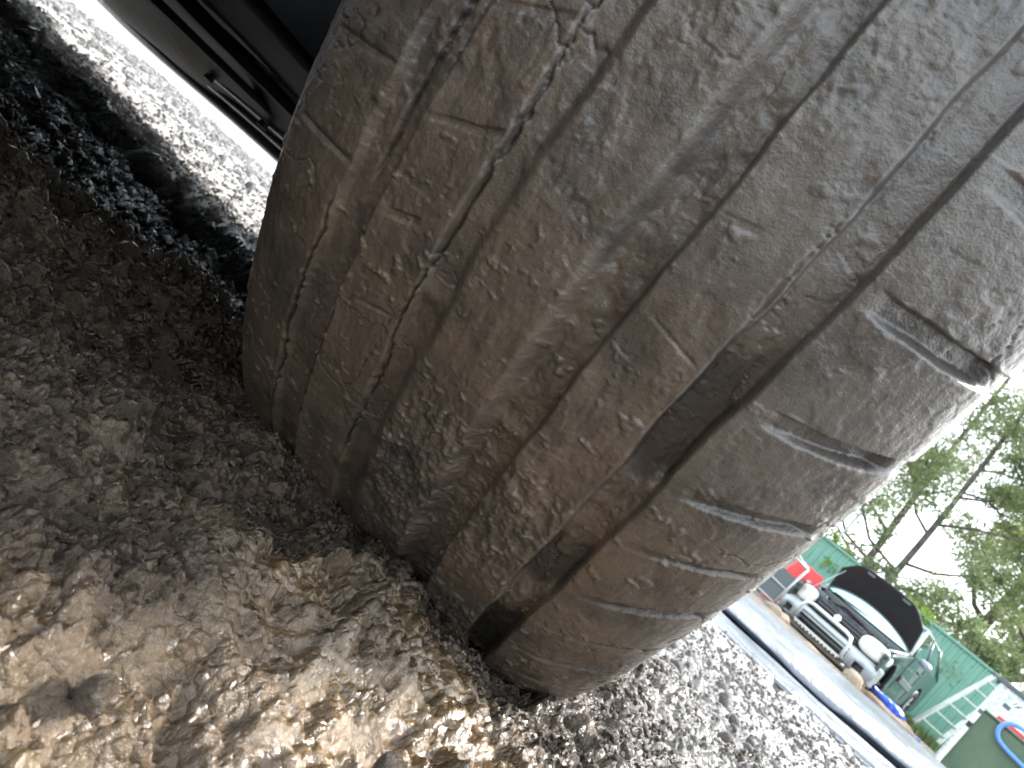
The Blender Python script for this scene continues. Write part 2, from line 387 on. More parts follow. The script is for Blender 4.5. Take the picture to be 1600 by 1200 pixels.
# ------------------------------------------------------------------ stones
def stone_mesh(name, seed, m, sub=2):
    bm = bmesh.new(); bmesh.ops.create_icosphere(bm, subdivisions=sub, radius=1)
    r = random.Random(seed); pl = []
    for k in range(9):
        n = Vector((r.gauss(0, 1), r.gauss(0, 1), r.gauss(0, 1))).normalized(); pl.append((n, r.uniform(.62, .92)))
    sx, sy, sz = r.uniform(.8, 1.25), r.uniform(.7, 1.1), r.uniform(.5, .8)
    for v in bm.verts:
        for n, d in pl:
            k = v.co.dot(n)
            if k > d: v.co -= n*(k-d)*.92
        v.co *= r.uniform(.96, 1.04); v.co = Vector((v.co.x*sx, v.co.y*sy, v.co.z*sz))
    me = bpy.data.meshes.new(name); bm.to_mesh(me); bm.free(); me.materials.append(m)
    me.polygons.foreach_set('use_smooth', [True]*len(me.polygons))
    return me
stone_sets = {'st_grain': [stone_mesh('grain', 90+j, M['st_grain'], 1) for j in range(5)], **{k: [stone_mesh('stone', 10*i+j, M[k], 2) for j in range(5)] for i, k in enumerate(('st_brown', 'st_pale', 'st_dark'))}}
def clear_of_tyre(x, y, pad=.0):
    dx, dy = x-T[0], y-T[1]; lx = dx*.986-dy*.165; ly = dx*.165+dy*.986
    return (np.abs(lx+.007) > .115+pad) | (ly < -.19) | (ly > .2)
def scatter(n, xr, yr, power=1):
    x = rng.uniform(*xr, n); y = yr[0]+(yr[1]-yr[0])*rng.random(n)**power
    k = clear_of_tyre(x, y) & (x/np.maximum(y, .02) < 1.3) & (x/np.maximum(y, .02) > -1.6); return x[k], y[k]
def gn_instances(name, pts, scl, rot, meshes):
    col = bpy.data.collections.new(name+'_kinds')
    for me in meshes: col.objects.link(bpy.data.objects.new('stone', me))
    me = bpy.data.meshes.new(name); me.from_pydata(pts.tolist(), [], [])
    a = me.attributes.new('scl', 'FLOAT', 'POINT'); a.data.foreach_set('value', scl.astype(np.float32))
    a = me.attributes.new('rot', 'FLOAT_VECTOR', 'POINT'); a.data.foreach_set('vector', rot.reshape(-1).astype(np.float32))
    o = bpy.data.objects.new(name, me); C.objects.link(o)
    g = bpy.data.node_groups.new(name, 'GeometryNodeTree')
    g.interface.new_socket('Geometry', in_out='INPUT', socket_type='NodeSocketGeometry'); g.interface.new_socket('Geometry', in_out='OUTPUT', socket_type='NodeSocketGeometry')
    i = g.nodes.new('NodeGroupInput'); q = g.nodes.new('NodeGroupOutput'); ip = g.nodes.new('GeometryNodeInstanceOnPoints')
    ci = g.nodes.new('GeometryNodeCollectionInfo'); ci.inputs['Collection'].default_value = col; ci.inputs['Separate Children'].default_value = True; ci.inputs['Reset Children'].default_value = True
    s = g.nodes.new('GeometryNodeInputNamedAttribute'); s.data_type = 'FLOAT'; s.inputs['Name'].default_value = 'scl'
    r = g.nodes.new('GeometryNodeInputNamedAttribute'); r.data_type = 'FLOAT_VECTOR'; r.inputs['Name'].default_value = 'rot'
    L = g.links.new
    L(i.outputs[0], ip.inputs['Points']); L(ci.outputs[0], ip.inputs['Instance']); ip.inputs['Pick Instance'].default_value = True
    L(s.outputs[0], ip.inputs['Scale']); L(r.outputs[0], ip.inputs['Rotation']); L(ip.outputs[0], q.inputs[0])
    md = o.modifiers.new('gn', 'NODES'); md.node_group = g
    return tag(o, kind='stuff')
def gravel():
    sets = {'st_brown': [], 'st_pale': [], 'st_dark': []}
    def put(n, xr, yr, s0, s1, power=1, sink=.25, only=None):
        x, y = scatter(n, xr, yr, power); h = ground_h(x, y); liq, pale, dark, far = masks(x, y)
        s = s0+(s1-s0)*rng.random(len(x))**2.6
        keep = rng.random(len(x)) > liq*4
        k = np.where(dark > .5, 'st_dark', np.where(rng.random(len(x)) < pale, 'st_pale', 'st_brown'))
        z = h-s*sink
        for key in ('st_brown', 'st_pale', 'st_dark'):
            m = (k == key) & keep
            if only and key not in only: continue
            sets[key].append(np.stack([x[m], y[m], z[m], s[m]], -1))
    put(9000, (-.5, .45), (.02, .60), .0010, .0052, sink=.35)
    put(48000, (-1.0, .9), (.42, 1.5), .0011, .0042, power=.9, sink=.1)
    put(34000, (-2.2, 1.6), (1.1, 2.3), .002, .0068, sink=.1)
    put(7000, (-3.5, .6), (2.0, 5.5), .006, .02, sink=.1)
    x, y = scatter(110000, (-.55, .40), (.02, .62)); h = ground_h(x, y); liq, pale, dark, far = masks(x, y)
    cl = fbm(x*14, y*14, 3, 500); m = (liq < .10+.2*rng.random(len(x))) & (dark < .4) & (pale < .6) & (cl > -.35)
    s = (.0005+.0016*rng.random(len(x))**2.2)*(.8+.9*y); sets['st_grain'] = [np.stack([x, y, h-s*.15, s], -1)[m]]
    names = {'st_grain': ('soil_grains', 'fine wet brown grains covering the churned soil'), 'st_brown': ('pebbles', 'small wet brown pebbles bedded in the muddy soil'), 'st_pale': ('gravel', 'loose pale grey gravel spread over the yard'), 'st_dark': ('wet_gravel', 'black wet gravel in the shade under the parked car')}
    for key, l in sets.items():
        A = np.concatenate(l); rot = rng.uniform(0, 6.28, (len(A), 3))
        o = gn_instances(names[key][0], A[:, :3], A[:, 3], rot, stone_sets[key])
        tag(o, label=names[key][1], cat='gravel')
gravel()
def big_stones():
    n = 0; placed = []
    spec = [(-.205, .235, .021, 'st_brown'), (-.185, .195, .017, 'st_brown'), (-.215, .275, .014, 'st_brown'), (-.160, .165, .014, 'st_brown'),
            (-.225, .205, .016, 'st_brown'), (-.13, .20, .009, 'st_brown'), (-.135, .175, .008, 'st_pale'), (-.06, .30, .008, 'st_brown'),
            (-.11, .31, .009, 'st_brown'), (-.148, .29, .008, 'st_brown'), (-.09, .215, .006, 'st_pale'), (-.02, .145, .007, 'st_pale')]
    for x, y, s, k in spec: placed.append((x, y, s*.9, 'st_brown'))
    while len(placed) < 285:
        x = random.uniform(-.45, .6); y = random.uniform(.05, 1.2)
        if not clear_of_tyre(np.array(x), np.array(y), .01) or x/y > 1.2 or x/y < -1.5: continue
        s = (.0028+.0065*random.random()**2)*(.75+.9*y)
        liq, pale, dark, far = (float(q) for q in masks(np.array([x]), np.array([y])))
        if random.random() < liq*.7: continue
        placed.append((x, y, s, 'st_dark' if dark > .5 else 'st_pale' if random.random() < pale else 'st_brown'))
    for x, y, s, k in placed:
        o = bpy.data.objects.new('stone', random.choice(stone_sets[k])); C.objects.link(o)
        z = float(base_h(np.array([x]), np.array([y]))[0][0]); z = float(ground_h(np.array([x]), np.array([y]))[0])*.5+z*.5
        o.location = (x, y, z+s*.30); o.rotation_euler = [random.uniform(0, 6.28) for _ in range(3)]; o.scale = (s, s, s); o.parent = ground
big_stones()

# ------------------------------------------------------------------ tyre and wheel of the parked car
RAD = .34; XC = -.0075
prof = np.array([(-.088, .150), (-.104, .120), (-.112, .085), (-.112, .055), (-.1085, .034), (-.1035, .0215), (-.096, .0125), (-.085, .0068), (-.068, .0032), (-.045, .001), (0, 0),
                 (.045, .001), (.068, .0032), (.085, .0068), (.0955, .0120), (.1015, .0180), (.1042, .028), (.105, .050), (.104, .085), (.099, .120), (.088, .150)])
def smooth_profile(n):
    P = prof.copy()
    for _ in range(4):                                       # Chaikin
        Q = [P[0]]
        for a, b in zip(P, P[1:]): Q += [a*.75+b*.25, a*.25+b*.75]
        Q.append(P[-1]); P = np.array(Q)
    d = np.r_[0, np.cumsum(np.hypot(*np.diff(P, axis=0).T))]
    return P, d
SP, SD = smooth_profile(0)
def prof_at(s):
    x = np.interp(s, SD, SP[:, 0]); dr = np.interp(s, SD, SP[:, 1])
    e = 1e-3; tx = np.interp(s+e, SD, SP[:, 0])-np.interp(s-e, SD, SP[:, 0]); td = np.interp(s+e, SD, SP[:, 1])-np.interp(s-e, SD, SP[:, 1])
    L = np.hypot(tx, td)+1e-9
    return x, dr, td/L, tx/L          # normal: x component, radial component
def tread_relief(th, x):
    """th in degrees from the contact point, x lateral (same shape). returns height and masks"""
    a = R_(1)*RAD*th                                           # arc length, m
    wob = .0012*vn(a*40, x*0+3, 50)
    h = np.zeros_like(th); floor = np.zeros_like(th)
    lowfade = ss(24, 40, th)
    def groove(c, w, d, s, sharpL=.0025, sharpR=.0008, fill=None):
        xl, xr = c-w+.0007*vn(a*70, x*0+s, s)+wob, c+w+.0006*vn(a*60, x*0+s+5, s+1)+wob
        g = ss(xl-sharpL/2, xl+sharpL/2, x)*(1-ss(xr-sharpR/2, xr+sharpR/2, x))
        dd = d if fill is None else d*fill
        return -g*dd, g
    # mud lies unevenly in the grooves
    th_, th = th, th+.8*vn(a*25, x*170, 64)
    pocket = np.maximum.reduce([ss(54.0, 56.0, th)*(1-ss(61.0, 64.5, th)), ss(42.6, 44.4, th)*(1-ss(47.5, 50.8, th)), ss(29, 31, th)*(1-ss(37.5, 40, th)), .25*ss(66, 70, th)]); th = th_
    pocket = pocket*(1-.35*ss(.2, .8, vn(a*60, x*150, 66)))
    h4, g4 = groove(.0480, .0058, .0064, 60, .0016, .0010, .70+.42*pocket)
    h3, g3 = groove(.0105, .0068, .0062, 61, .0065, .0014, .92)
    h2, g2 = groove(-.0295, .0050, .0036, 62, .0016, .0045, .85)
    h1, g1 = groove(-.0655, .0066, .0036, 63, .0026, .0020, .75)
    h += h1+h2+h3+h4
    h += g4*(1-pocket)*(.0008*fbm(a*180, x*260, 4, 68)+.0012*fbm(a*50, x*90, 3, 69))*(.15+.85*(1-ss(60, 65, th)))+g3*.0006*fbm(a*110, x*200, 4, 74)
    # raised wear bars on the floors
    for g, t0 in ((g3, 51.8), (g2, 55.0), (g4, 52.3)):
        h += g*.0010*np.exp(-((th-t0)/.55)**2)
    # cross sipes
    def sipe(t0, t1, x0, x1, w, d):
        tt = t0+(t1-t0)*np.clip((x-x0)/(x1-x0), 0, 1)+.07*vn(x*140, x*0+t0, 70)
        inx = ss(x0-.001, x0+.004, x) if x1 > x0 else ss(x0+.001, x0-.004, x)
        if x1 < .07 and x1 > x0: inx = inx*(1-ss(x1-.003, x1+.001, x))
        g = ss(-w, -w*.35, th-tt)*(1-ss(w*.86, w, th-tt))
        gr = np.clip((x-x0)/(x1-x0), 0, 1)**.6
        lipm = np.exp(-((th-tt+w*1.15)/(w*.35))**2)*inx*gr
        return -g*inx*gr*d, g*inx*gr, lipm
    S = [(78.8, 78.8), (73.2, 73.0), (67.5, 67.9), (61.3, 62.7), (56.0, 58.1), (51.4, 54.2), (46.0, 50.0), (41.4, 44.9), (36.9, 40.2), (32.4, 35.6)]
    lips = np.zeros_like(th); sg = np.zeros_like(th)
    for i, (t0, t1) in enumerate(S):
        wd = (.62, .55, .62, .55, .48, .34, .42, .28, .36, .3)[i]; dp = (.0045, .0025, .0052, .0046, .0034, .0018, .0030, .0012, .0020, .002)[i]
        hh, g, lm = sipe(t0, t1, .0570 if i != 3 else .059, .093, wd, dp); h += hh*(1-.75*ss(.086, .092, x)); lips = np.maximum(lips, lm); sg = np.maximum(sg, g)
    for t0, t1, x0, x1, w_, d_ in ((62, 63.6, -.0585, -.0355, .22, .0011), (57.0, 57.8, -.0565, -.044, .30, .0014), (67.4, 69, -.0585, -.036, .25, .0008), (51.5, 52.5, -.056, -.038, .15, .0006),
                               (73.5, 75, -.0585, -.036, .3, .0012), (61.8, 61.2, .020, .040, .12, .0005), (66.5, 67, .019, .030, .25, .0006)):
        h += sipe(t0, t1, x0, x1, w_, d_)[0]
    for t0, t1 in ((62.9, 62.2), (57.6, 57.4), (68.3, 67.5), (73.8, 73.0)):
        gx = ss(-.100, -.095, x)*(1-ss(-.076, -.072, x)); tt = t1+(t0-t1)*np.clip((x+.1)/.028, 0, 1)
        h += -gx*.0011*np.exp(-((th-tt)/.16)**2)
    # shoulder lip line on the right: mud wiped back from the block edges
    # lumpy mud: streaked along the rolling direction, rougher on the middle ribs low down
    rough = np.clip(ss(.0, .5, fbm(a*18, x*26, 3, 80)+.25)*(1-.55*ss(56, 66, th))+.15, 0, 1)
    cen = ss(-.028, -.018, x)*(1-ss(.040, .046, x))
    lump = fbm(a*210, x*300, 5, 81, .55)
    rid = 1-np.abs(fbm(a*85+.3*x*100, x*170, 4, 82))
    h += .00028*lump*(.30+1.0*rough*cen)
    h += .0014*(1-.6*ss(57, 67, th))*(rid-.7)*rough*(.10+.90*cen)*(1-g3)*(1-g4)
    h += .0006*fbm(a*22, x*60, 3, 83)
    h += .00008*fbm(a*120, x*1100, 3, 84)                      # fine drag lines
    for sc_, am, s in ((260, .0008, 90), (480, .0006, 91), (900, .00025, 92)):
        wx_, wy_ = a+.0015*vn(a*300, x*300, 6), x+.0015*vn(a*300, x*300, 7)
        f, rv = worley(wx_*sc_+.35*vn(a*sc_*2.2, x*sc_*2.2, s+9), wy_*sc_*.8+.35*vn(a*sc_*2.2, x*sc_*2.2, s+10), s)
        dome = np.sqrt(np.clip(1-(f/(.20+.3*rv))**2, 0, 1))*(rv > (.975-.20*rough*cen))
        h += am*dome*(.5+.5*rv)*(1-.65*ss(55, 65, th))
    # droplet-like blobs near the right shoulder, higher up
    f, rv = worley(a*400+.3*vn(a*900, x*900, 97), x*400+.3*vn(a*900, x*900, 98), 95); reg = ss(.2, .7, fbm(a*20, x*30, 2, 96)+.35)*ss(.052, .066, x)*ss(52, 64, th)
    blob = np.sqrt(np.clip(1-(f/(.15+.22*rv))**2, 0, 1))*(rv > .62)*reg
    h += .0008*blob
    # cracks where the mud skin has torn, running round the tyre
    bare = np.zeros_like(th); crk = np.zeros_like(th)
    def crack(xc, amp, s, w, d, lo, hi, shelf=.0004):
        c = xc+amp*vn(a*28, x*0+s, s)+amp*.45*vn(a*95, x*0+s, s+1)+.0004*vn(a*400, x*0+s, s+2)
        e = x-c; ww = w*(.55+.9*ss(-.3, .8, vn(a*26, x*0, s+4)))
        on = ss(lo, lo+2, th)*(1-ss(hi-2, hi, th))
        k = np.exp(-(e/ww)**2)*on
        return -d*k+shelf*ss(-.0003, .0003, e)*np.exp(-np.clip(e, 0, 1)/.003)*on, k
    for q in ((-.0735, .0010, 100, .00055, .0022, 31, 56), (-.0590, .0012, 105, .00065, .0024, 30, 60), (-.0640, .0012, 110, .0008, .0020, 57, 90), (-.0345, .0008, 115, .0006, .0026, 40, 90),
              (-.0590, .0008, 118, .0004, .0012, 60, 90)):
        hh, k = crack(*q); h += hh*1.35; crk = np.maximum(crk, k)
    hh, k = crack(.0415, .0006, 120, .0004, .0012, 54, 72, .0002); h += hh
    # curved break on the third rib and in the right shoulder
    br = np.abs(fbm(a*26+5, x*40, 4, 130)); ck = np.exp(-(br/.014)**2)*ss(.2, .6, fbm(a*14, x*16, 2, 131)+.22)
    h -= .0007*ck; crk = np.maximum(crk, ck*.8)
    pl = fbm(a*24+9, x*34, 5, 170, .62); tv = fbm(a*33+2, x*52, 5, 171, .62)
    h += .00028*ss(-.03, .03, pl)+.00016*ss(.10, .135, tv)
    cr2 = np.exp(-((np.abs(pl))/.012)**2)*ss(.1, .4, vn(a*30, x*45, 172)); h -= .0005*cr2
    # bare rubber shows through in patches
    bn = fbm(a*34, x*46, 6, 140, .66)
    bp = ss(.26, .66, bn)*.85
    bare = np.maximum(bare, bp*.9); h -= .0004*bp
    bare = np.maximum(bare, g4*ss(.4, .9, pocket)*.85)
    bare = np.maximum(bare, .5*g2*ss(.1, .5, vn(a*30, x*0, 143)))
    bare = np.maximum(bare, .75*sg); crk = np.maximum.reduce([crk, .45*sg, .8*g4*ss(.35, .9, pocket)])
    wet = np.clip(.9*lips+.95*blob+.10*g4*pocket+.55*ss(.4, .7, fbm(a*60, x*80, 3, 150))*ss(.03, .09, x)+.5*ss(.03, .07, x), 0, 1)
    h += .0004*lips*(.3+.7*vn(a*900, x*900, 151))*(1-ss(.084, .092, x))
    tone = ss(66, 42, th)*ss(.06, -.06, x)*.55+.45*ss(.0, .6, fbm(a*11, x*20, 3, 160))*ss(70, 50, th)
    tone = np.clip(tone, 0, 1)
    edge = ss(-.112, -.104, x)*(1-ss(.104, .109, x))
    haze = np.clip(ss(56, 78, th+8*fbm(a*20, x*20, 3, 190))*ss(-.06, .03, x)+.6*ss(.045, .06, x)*ss(48, 62, th), 0, 1)  # painted haze: glare over the upper right tread, put into its colour
    return h*edge, bare, wet, tone, haze, crk
def tyre_mesh(name, th0, th1, nth, s0, s1, ns, parent, relief=True):
    th = np.linspace(th0, th1, nth); s = np.linspace(s0, s1, ns)
    TH, S = np.meshgrid(th, s, indexing='ij')
    xp, dr, nx, nr = prof_at(S)
    if relief: h, bare, wet, tone, haze, crk = tread_relief(TH, xp+XC)
    else: h = np.zeros_like(TH); bare = h*0+.3; wet = h; tone = h; haze = h; crk = h
    r = RAD-dr+h*nr; X = xp+XC+h*nx*.8; t = np.radians(TH)
    V = np.stack([X, -r*np.sin(t), RAD-r*np.cos(t)], -1)
    return grid_mesh(name, V, M['tyremud'], parent, dict(bare=bare, wet=wet, tone=tone, haze=haze, crk=crk))
car = empty('parked_car', (T[0], T[1], 0), label='parked charcoal car whose mud-caked front tyre fills the middle of the view', cat='car')
tyre = empty('wheel', (0, 0, 0), -.166); tyre.parent = car
tyre['label'] = 'front wheel with worn tyre plastered in wet brown mud'
# lateral stations (arc length along profile) of the grooves, so that ribs part at groove middles
def s_of_x(x): return float(np.interp(x-XC, SP[:, 0][40:-40], SD[40:-40])) if False else float(np.interp(x-XC, SP[(SP[:, 1] < .03), 0], SD[(SP[:, 1] < .03)]))
cuts = [SD[0]+.075] + [s_of_x(v) for v in (-.0655, -.0295, .0105, .0480)] + [SD[-1]-.075]
TH0, TH1, NTH = 20, 88, 960
tot = cuts[-1]-cuts[0]; NS = 620
for i in range(4):
    ns = max(20, int(NS*(cuts[i+1]-cuts[i])/tot))
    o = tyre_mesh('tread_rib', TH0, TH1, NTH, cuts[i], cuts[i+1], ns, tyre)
ns = int(NS*(cuts[5]-cuts[4])/tot)
bl = [TH0, 34, 38.5, 43.1, 48, 52.8, 57.0, 62.0, 67.6, 73.1, 78.8, TH1]        # shoulder blocks part at the cross cuts
def shoulder_block(t0, t1):
    n = max(8, int(NTH*(t1-t0)/(TH1-TH0)))
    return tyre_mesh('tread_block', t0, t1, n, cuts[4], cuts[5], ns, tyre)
for t0, t1 in zip(bl, bl[1:]): shoulder_block(t0, t1)
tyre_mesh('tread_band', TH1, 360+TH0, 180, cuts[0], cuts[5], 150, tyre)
tyre_mesh('sidewall', 0, 360, 240, SD[0], cuts[0], 14, tyre, False)
tyre_mesh('sidewall', 0, 360, 240, cuts[5], SD[-1], 14, tyre, False)
def rim(parent, xo, scale=1, side=1):
    bm = bmesh.new(); N = 48
    P = [(-.088, .192), (-.082, .204), (-.075, .19), (-.03, .175), (.06, .178), (.078, .192), (.088, .204), (.086, .188), (.06, .17), (.04, .06), (.045, 0.004)]
    rg = [[bm.verts.new((xo+side*p[0], p[1]*math.cos(2*math.pi*k/N), RAD+p[1]*math.sin(2*math.pi*k/N))) for k in range(N)] for p in P]
    for A, B in zip(rg, rg[1:]):
        for k in range(N): bm.faces.new((A[k], A[(k+1) % N], B[(k+1) % N], B[k]))
    o = from_bm('rim', bm, M['alloy'], parent, True)
    return o
rim(tyre, XC)
for k in range(5):
    a = 2*math.pi*k/5
    box('spoke', (XC+.062, math.sin(a)*.105, RAD+math.cos(a)*.105), (.02, .045, .15), M['alloy'], tyre, rx=-a, bevel=.006)

# body of the parked car, in car coordinates: +y ahead, +x to its right, origin under this wheel
body = empty('body', (0, 0, 0), math.atan2(-.5, .866)); body.parent = car
W0, W1 = -1.90, .05                               # left and right faces of the car
def poly_prism(name, pts, z0, z1, m, parent, bevel=0):
    bm = bmesh.new(); a = [bm.verts.new((x, y, z0)) for x, y in pts]; b = [bm.verts.new((x, y, z1)) for x, y in pts]
    bm.faces.new(a[::-1]); bm.faces.new(b)
    for i in range(len(pts)): j = (i+1) % len(pts); bm.faces.new((a[i], a[j], b[j], b[i]))
    return from_bm(name, bm, m, parent, bevel=bevel)
def side_panel(name, x, th, m, parent):
    """car side with real wheel openings, profile in y-z"""
    bm = bmesh.new(); AR = .38
    top = [(.44, .42), (.43, .60), (.36, .80), (.1, .93), (-.55, .99), (-.75, 1.03), (-3.05, 1.06), (-3.45, 1.02), (-3.55, .6), (-3.55, .25)]
    pts = [(.44, .20), *top]
    def arch(cy): return [(cy-AR*math.cos(t), RAD+AR*math.sin(t)) for t in np.linspace(-.33, math.pi+.33, 19)]
    lower = []
    for (y, z) in arch(-2.65): lower.append((y, z))
    for (y, z) in arch(0): lower.append((y, z))
    ring = pts + lower
    vs_ = [bm.verts.new((x, y, z)) for y, z in ring]; f = bm.faces.new(vs_)
    r = bmesh.ops.extrude_face_region(bm, geom=[f]); 
    for v in r['geom']:
        if isinstance(v, bmesh.types.BMVert): v.co.x += th
    bmesh.ops.triangulate(bm, faces=[q for q in bm.faces if len(q.verts) > 4])
    return from_bm(name, bm, m, parent)
side_panel('side_panel', W1-.02, .02, M['paint'], body); side_panel('side_panel', W0, .02, M['paint'], body)
poly_prism('bonnet', [(W0+.03, .42), (W1-.03, .42), (W1-.03, -.7), (W0+.03, -.7)], .93, .955, M['paint'], body, .01)
poly_prism('roof', [(W0+.15, -1.25), (W1-.15, -1.25), (W1-.15, -3.2), (W0+.15, -3.2)], 1.56, 1.6, M['paint'], body, .01)
def quad(name, P, m, parent, th=.01):
    bm = bmesh.new(); f = bm.faces.new([bm.verts.new(p) for p in P]); o = from_bm(name, bm, m, parent)
    s = o.modifiers.new('s', 'SOLIDIFY'); s.thickness = th; return o
quad('windscreen', [(W0+.06, -.6, .96), (W1-.06, -.6, .96), (W1-.16, -1.25, 1.57), (W0+.16, -1.25, 1.57)], M['glass'], body)
quad('rear_window', [(W0+.06, -3.5, 1.02), (W1-.06, -3.5, 1.02), (W1-.16, -3.2, 1.57), (W0+.16, -3.2, 1.57)], M['glass'], body)
for x0, x1 in ((W0+.02, W0+.15), (W1-.02, W1-.15)):
    quad('side_window', [(x0, -.62, 1.0), (x1, -1.25, 1.57), (x1, -3.2, 1.57), (x0, -3.48, 1.03)], M['glass'], body)
# front bumper with its lip, valance ribs, under-floor
poly_prism('bumper', [(W0+.02, .42), (W1-.02, .42), (W1-.05, .46), (W0+.05, .46)], .155, .62, M['black'], body, .01)
poly_prism('grille_panel', [(W0+.02, .42), (W1-.02, .42), (W1-.02, .45), (W0+.02, .45)], .625, .93, M['black'], body)
box('corner_valance', (W0+.012, .20, .31), (.024, .42, .32), M['black'], body)
def lip(name, y, z, r, m):
    tube(name, [(x, y+.02*math.sin(x*2), z+.004*math.sin(x*5)) for x in np.linspace(W0-.9+.92, W1-.03, 24)], r, m, body, 8)
lip('bumper_lip', .41, .147, .010, M['lip']); lip('lip_seam', .375, .163, .006, M['lip']); lip('lip_seam', .34, .176, .005, M['lip'])
poly_prism('rear_bumper', [(W0+.02, -3.5), (W1-.02, -3.5), (W1-.02, -3.58), (W0+.02, -3.58)], .25, .62, M['black'], body, .01)
def undertray():
    xs = np.linspace(W0+.03, -.20, 40); ys = np.linspace(-.95, .40, 50); X, Y = np.meshgrid(xs, ys)
    Z = .205-.045*ss(.20, .40, Y)+.02*np.sin((X*1.2+Y)*5)*.3+.018*ss(.02, .0, np.abs((Y-.05+.5*(X+.3)**2)))+.012*vn(X*4, Y*4, 3)
    o = grid_mesh('undertray', np.stack([X, Y, Z], -1), M['tray'], body); s = o.modifiers.new('s', 'SOLIDIFY'); s.thickness = .004
undertray()
for k in range(7):
    bm = bmesh.new(); bmesh.ops.create_cone(bm, cap_ends=True, segments=6, radius1=.011, radius2=.009, depth=.010); bmesh.ops.translate(bm, verts=bm.verts, vec=(-.30-.2*k, .31, .172))
    from_bm('bolt', bm, M['lip'], body)
for k in range(3): poly_prism('tray_rib', [(-.5-.4*k, -.5), (-.47-.4*k, -.5), (-.47-.4*k, .30), (-.5-.4*k, .30)], .188, .20, M['tray'], body, .004)
poly_prism('floor_pan', [(W0+.03, -3.5), (W1-.03, -3.5), (W1-.03, -3.1), (W1-.3, -3.08), (W1-.3, -2.2), (W1-.03, -2.2), (W1-.03, -.47), (-.2, -.47), (-.2, -.955), (W0+.03, -.955)], .235, .26, M['black'], body)
def liner():
    bm = bmesh.new(); rows = []
    for x in (-.215, -.205, W1-.022):
        rows.append([bm.verts.new((x, -.425*math.cos(t), RAD+.425*math.sin(t))) for t in np.linspace(-.3, math.pi+.30, 25)])
    for A, B in zip(rows, rows[1:]):
        for k in range(24): bm.faces.new((A[k], A[k+1], B[k+1], B[k]))
    c = bm.verts.new((-.218, 0, RAD))
    for k in range(24): bm.faces.new((rows[0][k], rows[0][k+1], c))
    o = from_bm('wheel_arch_liner', bm, M['black'], body, True); s = o.modifiers.new('s', 'SOLIDIFY'); s.thickness = .003
liner()
def plain_wheel(x, y, sgn):
    w = empty('wheel', (x, y, 0)); w.parent = body
    bm = bmesh.new(); N = 40
    P = [(-.088, .19), (-.112, .24), (-.110, .29), (-.09, .33), (0, .34), (.09, .33), (.110, .29), (.112, .24), (.088, .19)]
    rg = [[bm.verts.new((p[0], p[1]*math.cos(2*math.pi*k/N), RAD+p[1]*math.sin(2*math.pi*k/N))) for k in range(N)] for p in P]
    for A, B in zip(rg, rg[1:]):
        for k in range(N): bm.faces.new((A[k], A[(k+1) % N], B[(k+1) % N], B[k]))
    from_bm('tyre', bm, M['rubber'], w, True); rim(w, 0, 1, sgn)
plain_wheel(-1.72, 0, -1); plain_wheel(-1.72, -2.65, -1); plain_wheel(-.07, -2.65, 1)
body.rotation_euler = body.rotation_euler; bm_ = Matrix.Rotation(math.atan2(-.5, .866), 4, 'Z')
for ch in list(body.children):                      # every panel is a direct part of the car
    loc_ = bm_ @ ch.matrix_basis; ch.parent = car; ch.matrix_basis = loc_
bpy.data.objects.remove(body)

# ------------------------------------------------------------------ polythene roll and flap
def sheet_roll():
    root = empty('plastic_sheet', (1.9, 2.2, 0), label='grey polythene sheet rolled along the far edge of the pale gravel', cat='plastic sheet')
    u = np.linspace(-2.6, 3.4, 420)
    # cross profile: flap on the gravel, crease, then the loose roll
    def build(name, prof_pts, seed, amp):
        P = np.array(prof_pts, float)
        for _ in range(3):
            Q = [P[0]]
            for a, b in zip(P, P[1:]): Q += [a*.75+b*.25, a*.25+b*.75]
            Q.append(P[-1]); P = np.array(Q)
        U, K = np.meshgrid(u, np.arange(len(P)), indexing='ij')
        Yc = -.045*U-.02*U**2*0+.02*np.sin(U*1.7)+.012*vn(U*3, U*0, seed)
        y = P[K, 0]; z = P[K, 1]
        s = K/len(P)
        wr = amp*(vn(U*2.2+s*2.5, s*9, seed+1)+.5*vn(U*5-s*5, s*16, seed+2)+.35*np.abs(vn(U*9+s*14, s*4, seed+3)))
        z = z*(1+.18*vn(U*1.3, U*0, seed+5))+wr*(z > .004)+.004
        y = Yc+y+wr*.9
        o = grid_mesh(name, np.stack([U, y, z], -1), M['sheet'], root)
        m = o.modifiers.new('s', 'SOLIDIFY'); m.thickness = .0015
    build('roll', [(.16, .012), (.12, .002), (.20, .0), (.50, .008), (.58, .05), (.52, .098), (.38, .116), (.20, .108), (.10, .092), (.045, .066), (.035, .046), (.08, .034), (.13, .024)], 200, .010)
    build('flap', [(-.31, .0), (-.30, .012), (-.24, .020), (-.15, .016), (-.06, .022), (.0, .026), (.06, .010), (.11, .004)], 210, .007)
sheet_roll()

# ------------------------------------------------------------------ rocks and litter before the green car
def gz(x, y): return float(base_h(np.array([x]), np.array([y]))[0][0])
def boulder(name, x, y, z, s, m, seed, label, cat, rot=0):
    bm = bmesh.new(); bmesh.ops.create_icosphere(bm, subdivisions=3, radius=1); r = random.Random(seed)
    pl = [(Vector((r.gauss(0, 1), r.gauss(0, 1), r.gauss(0, 1))).normalized(), r.uniform(.6, .88)) for _ in range(10)]
    for v in bm.verts:
        for n, d in pl:
            k = v.co.dot(n)
            if k > d: v.co -= n*(k-d)*.85
        v.co *= r.uniform(.975, 1.025)
    o = from_bm(name, bm, m, None, True); o.scale = s; o.location = (x, y, z); o.rotation_euler = (0, 0, rot)
    return tag(o, label, cat)
boulder('rock', 5.48, 9.0, .10, (.17, .15, .15), M['rock'], 1, 'pale sandstone rock just below the silver bumper corner of the green car', 'rock', .5)
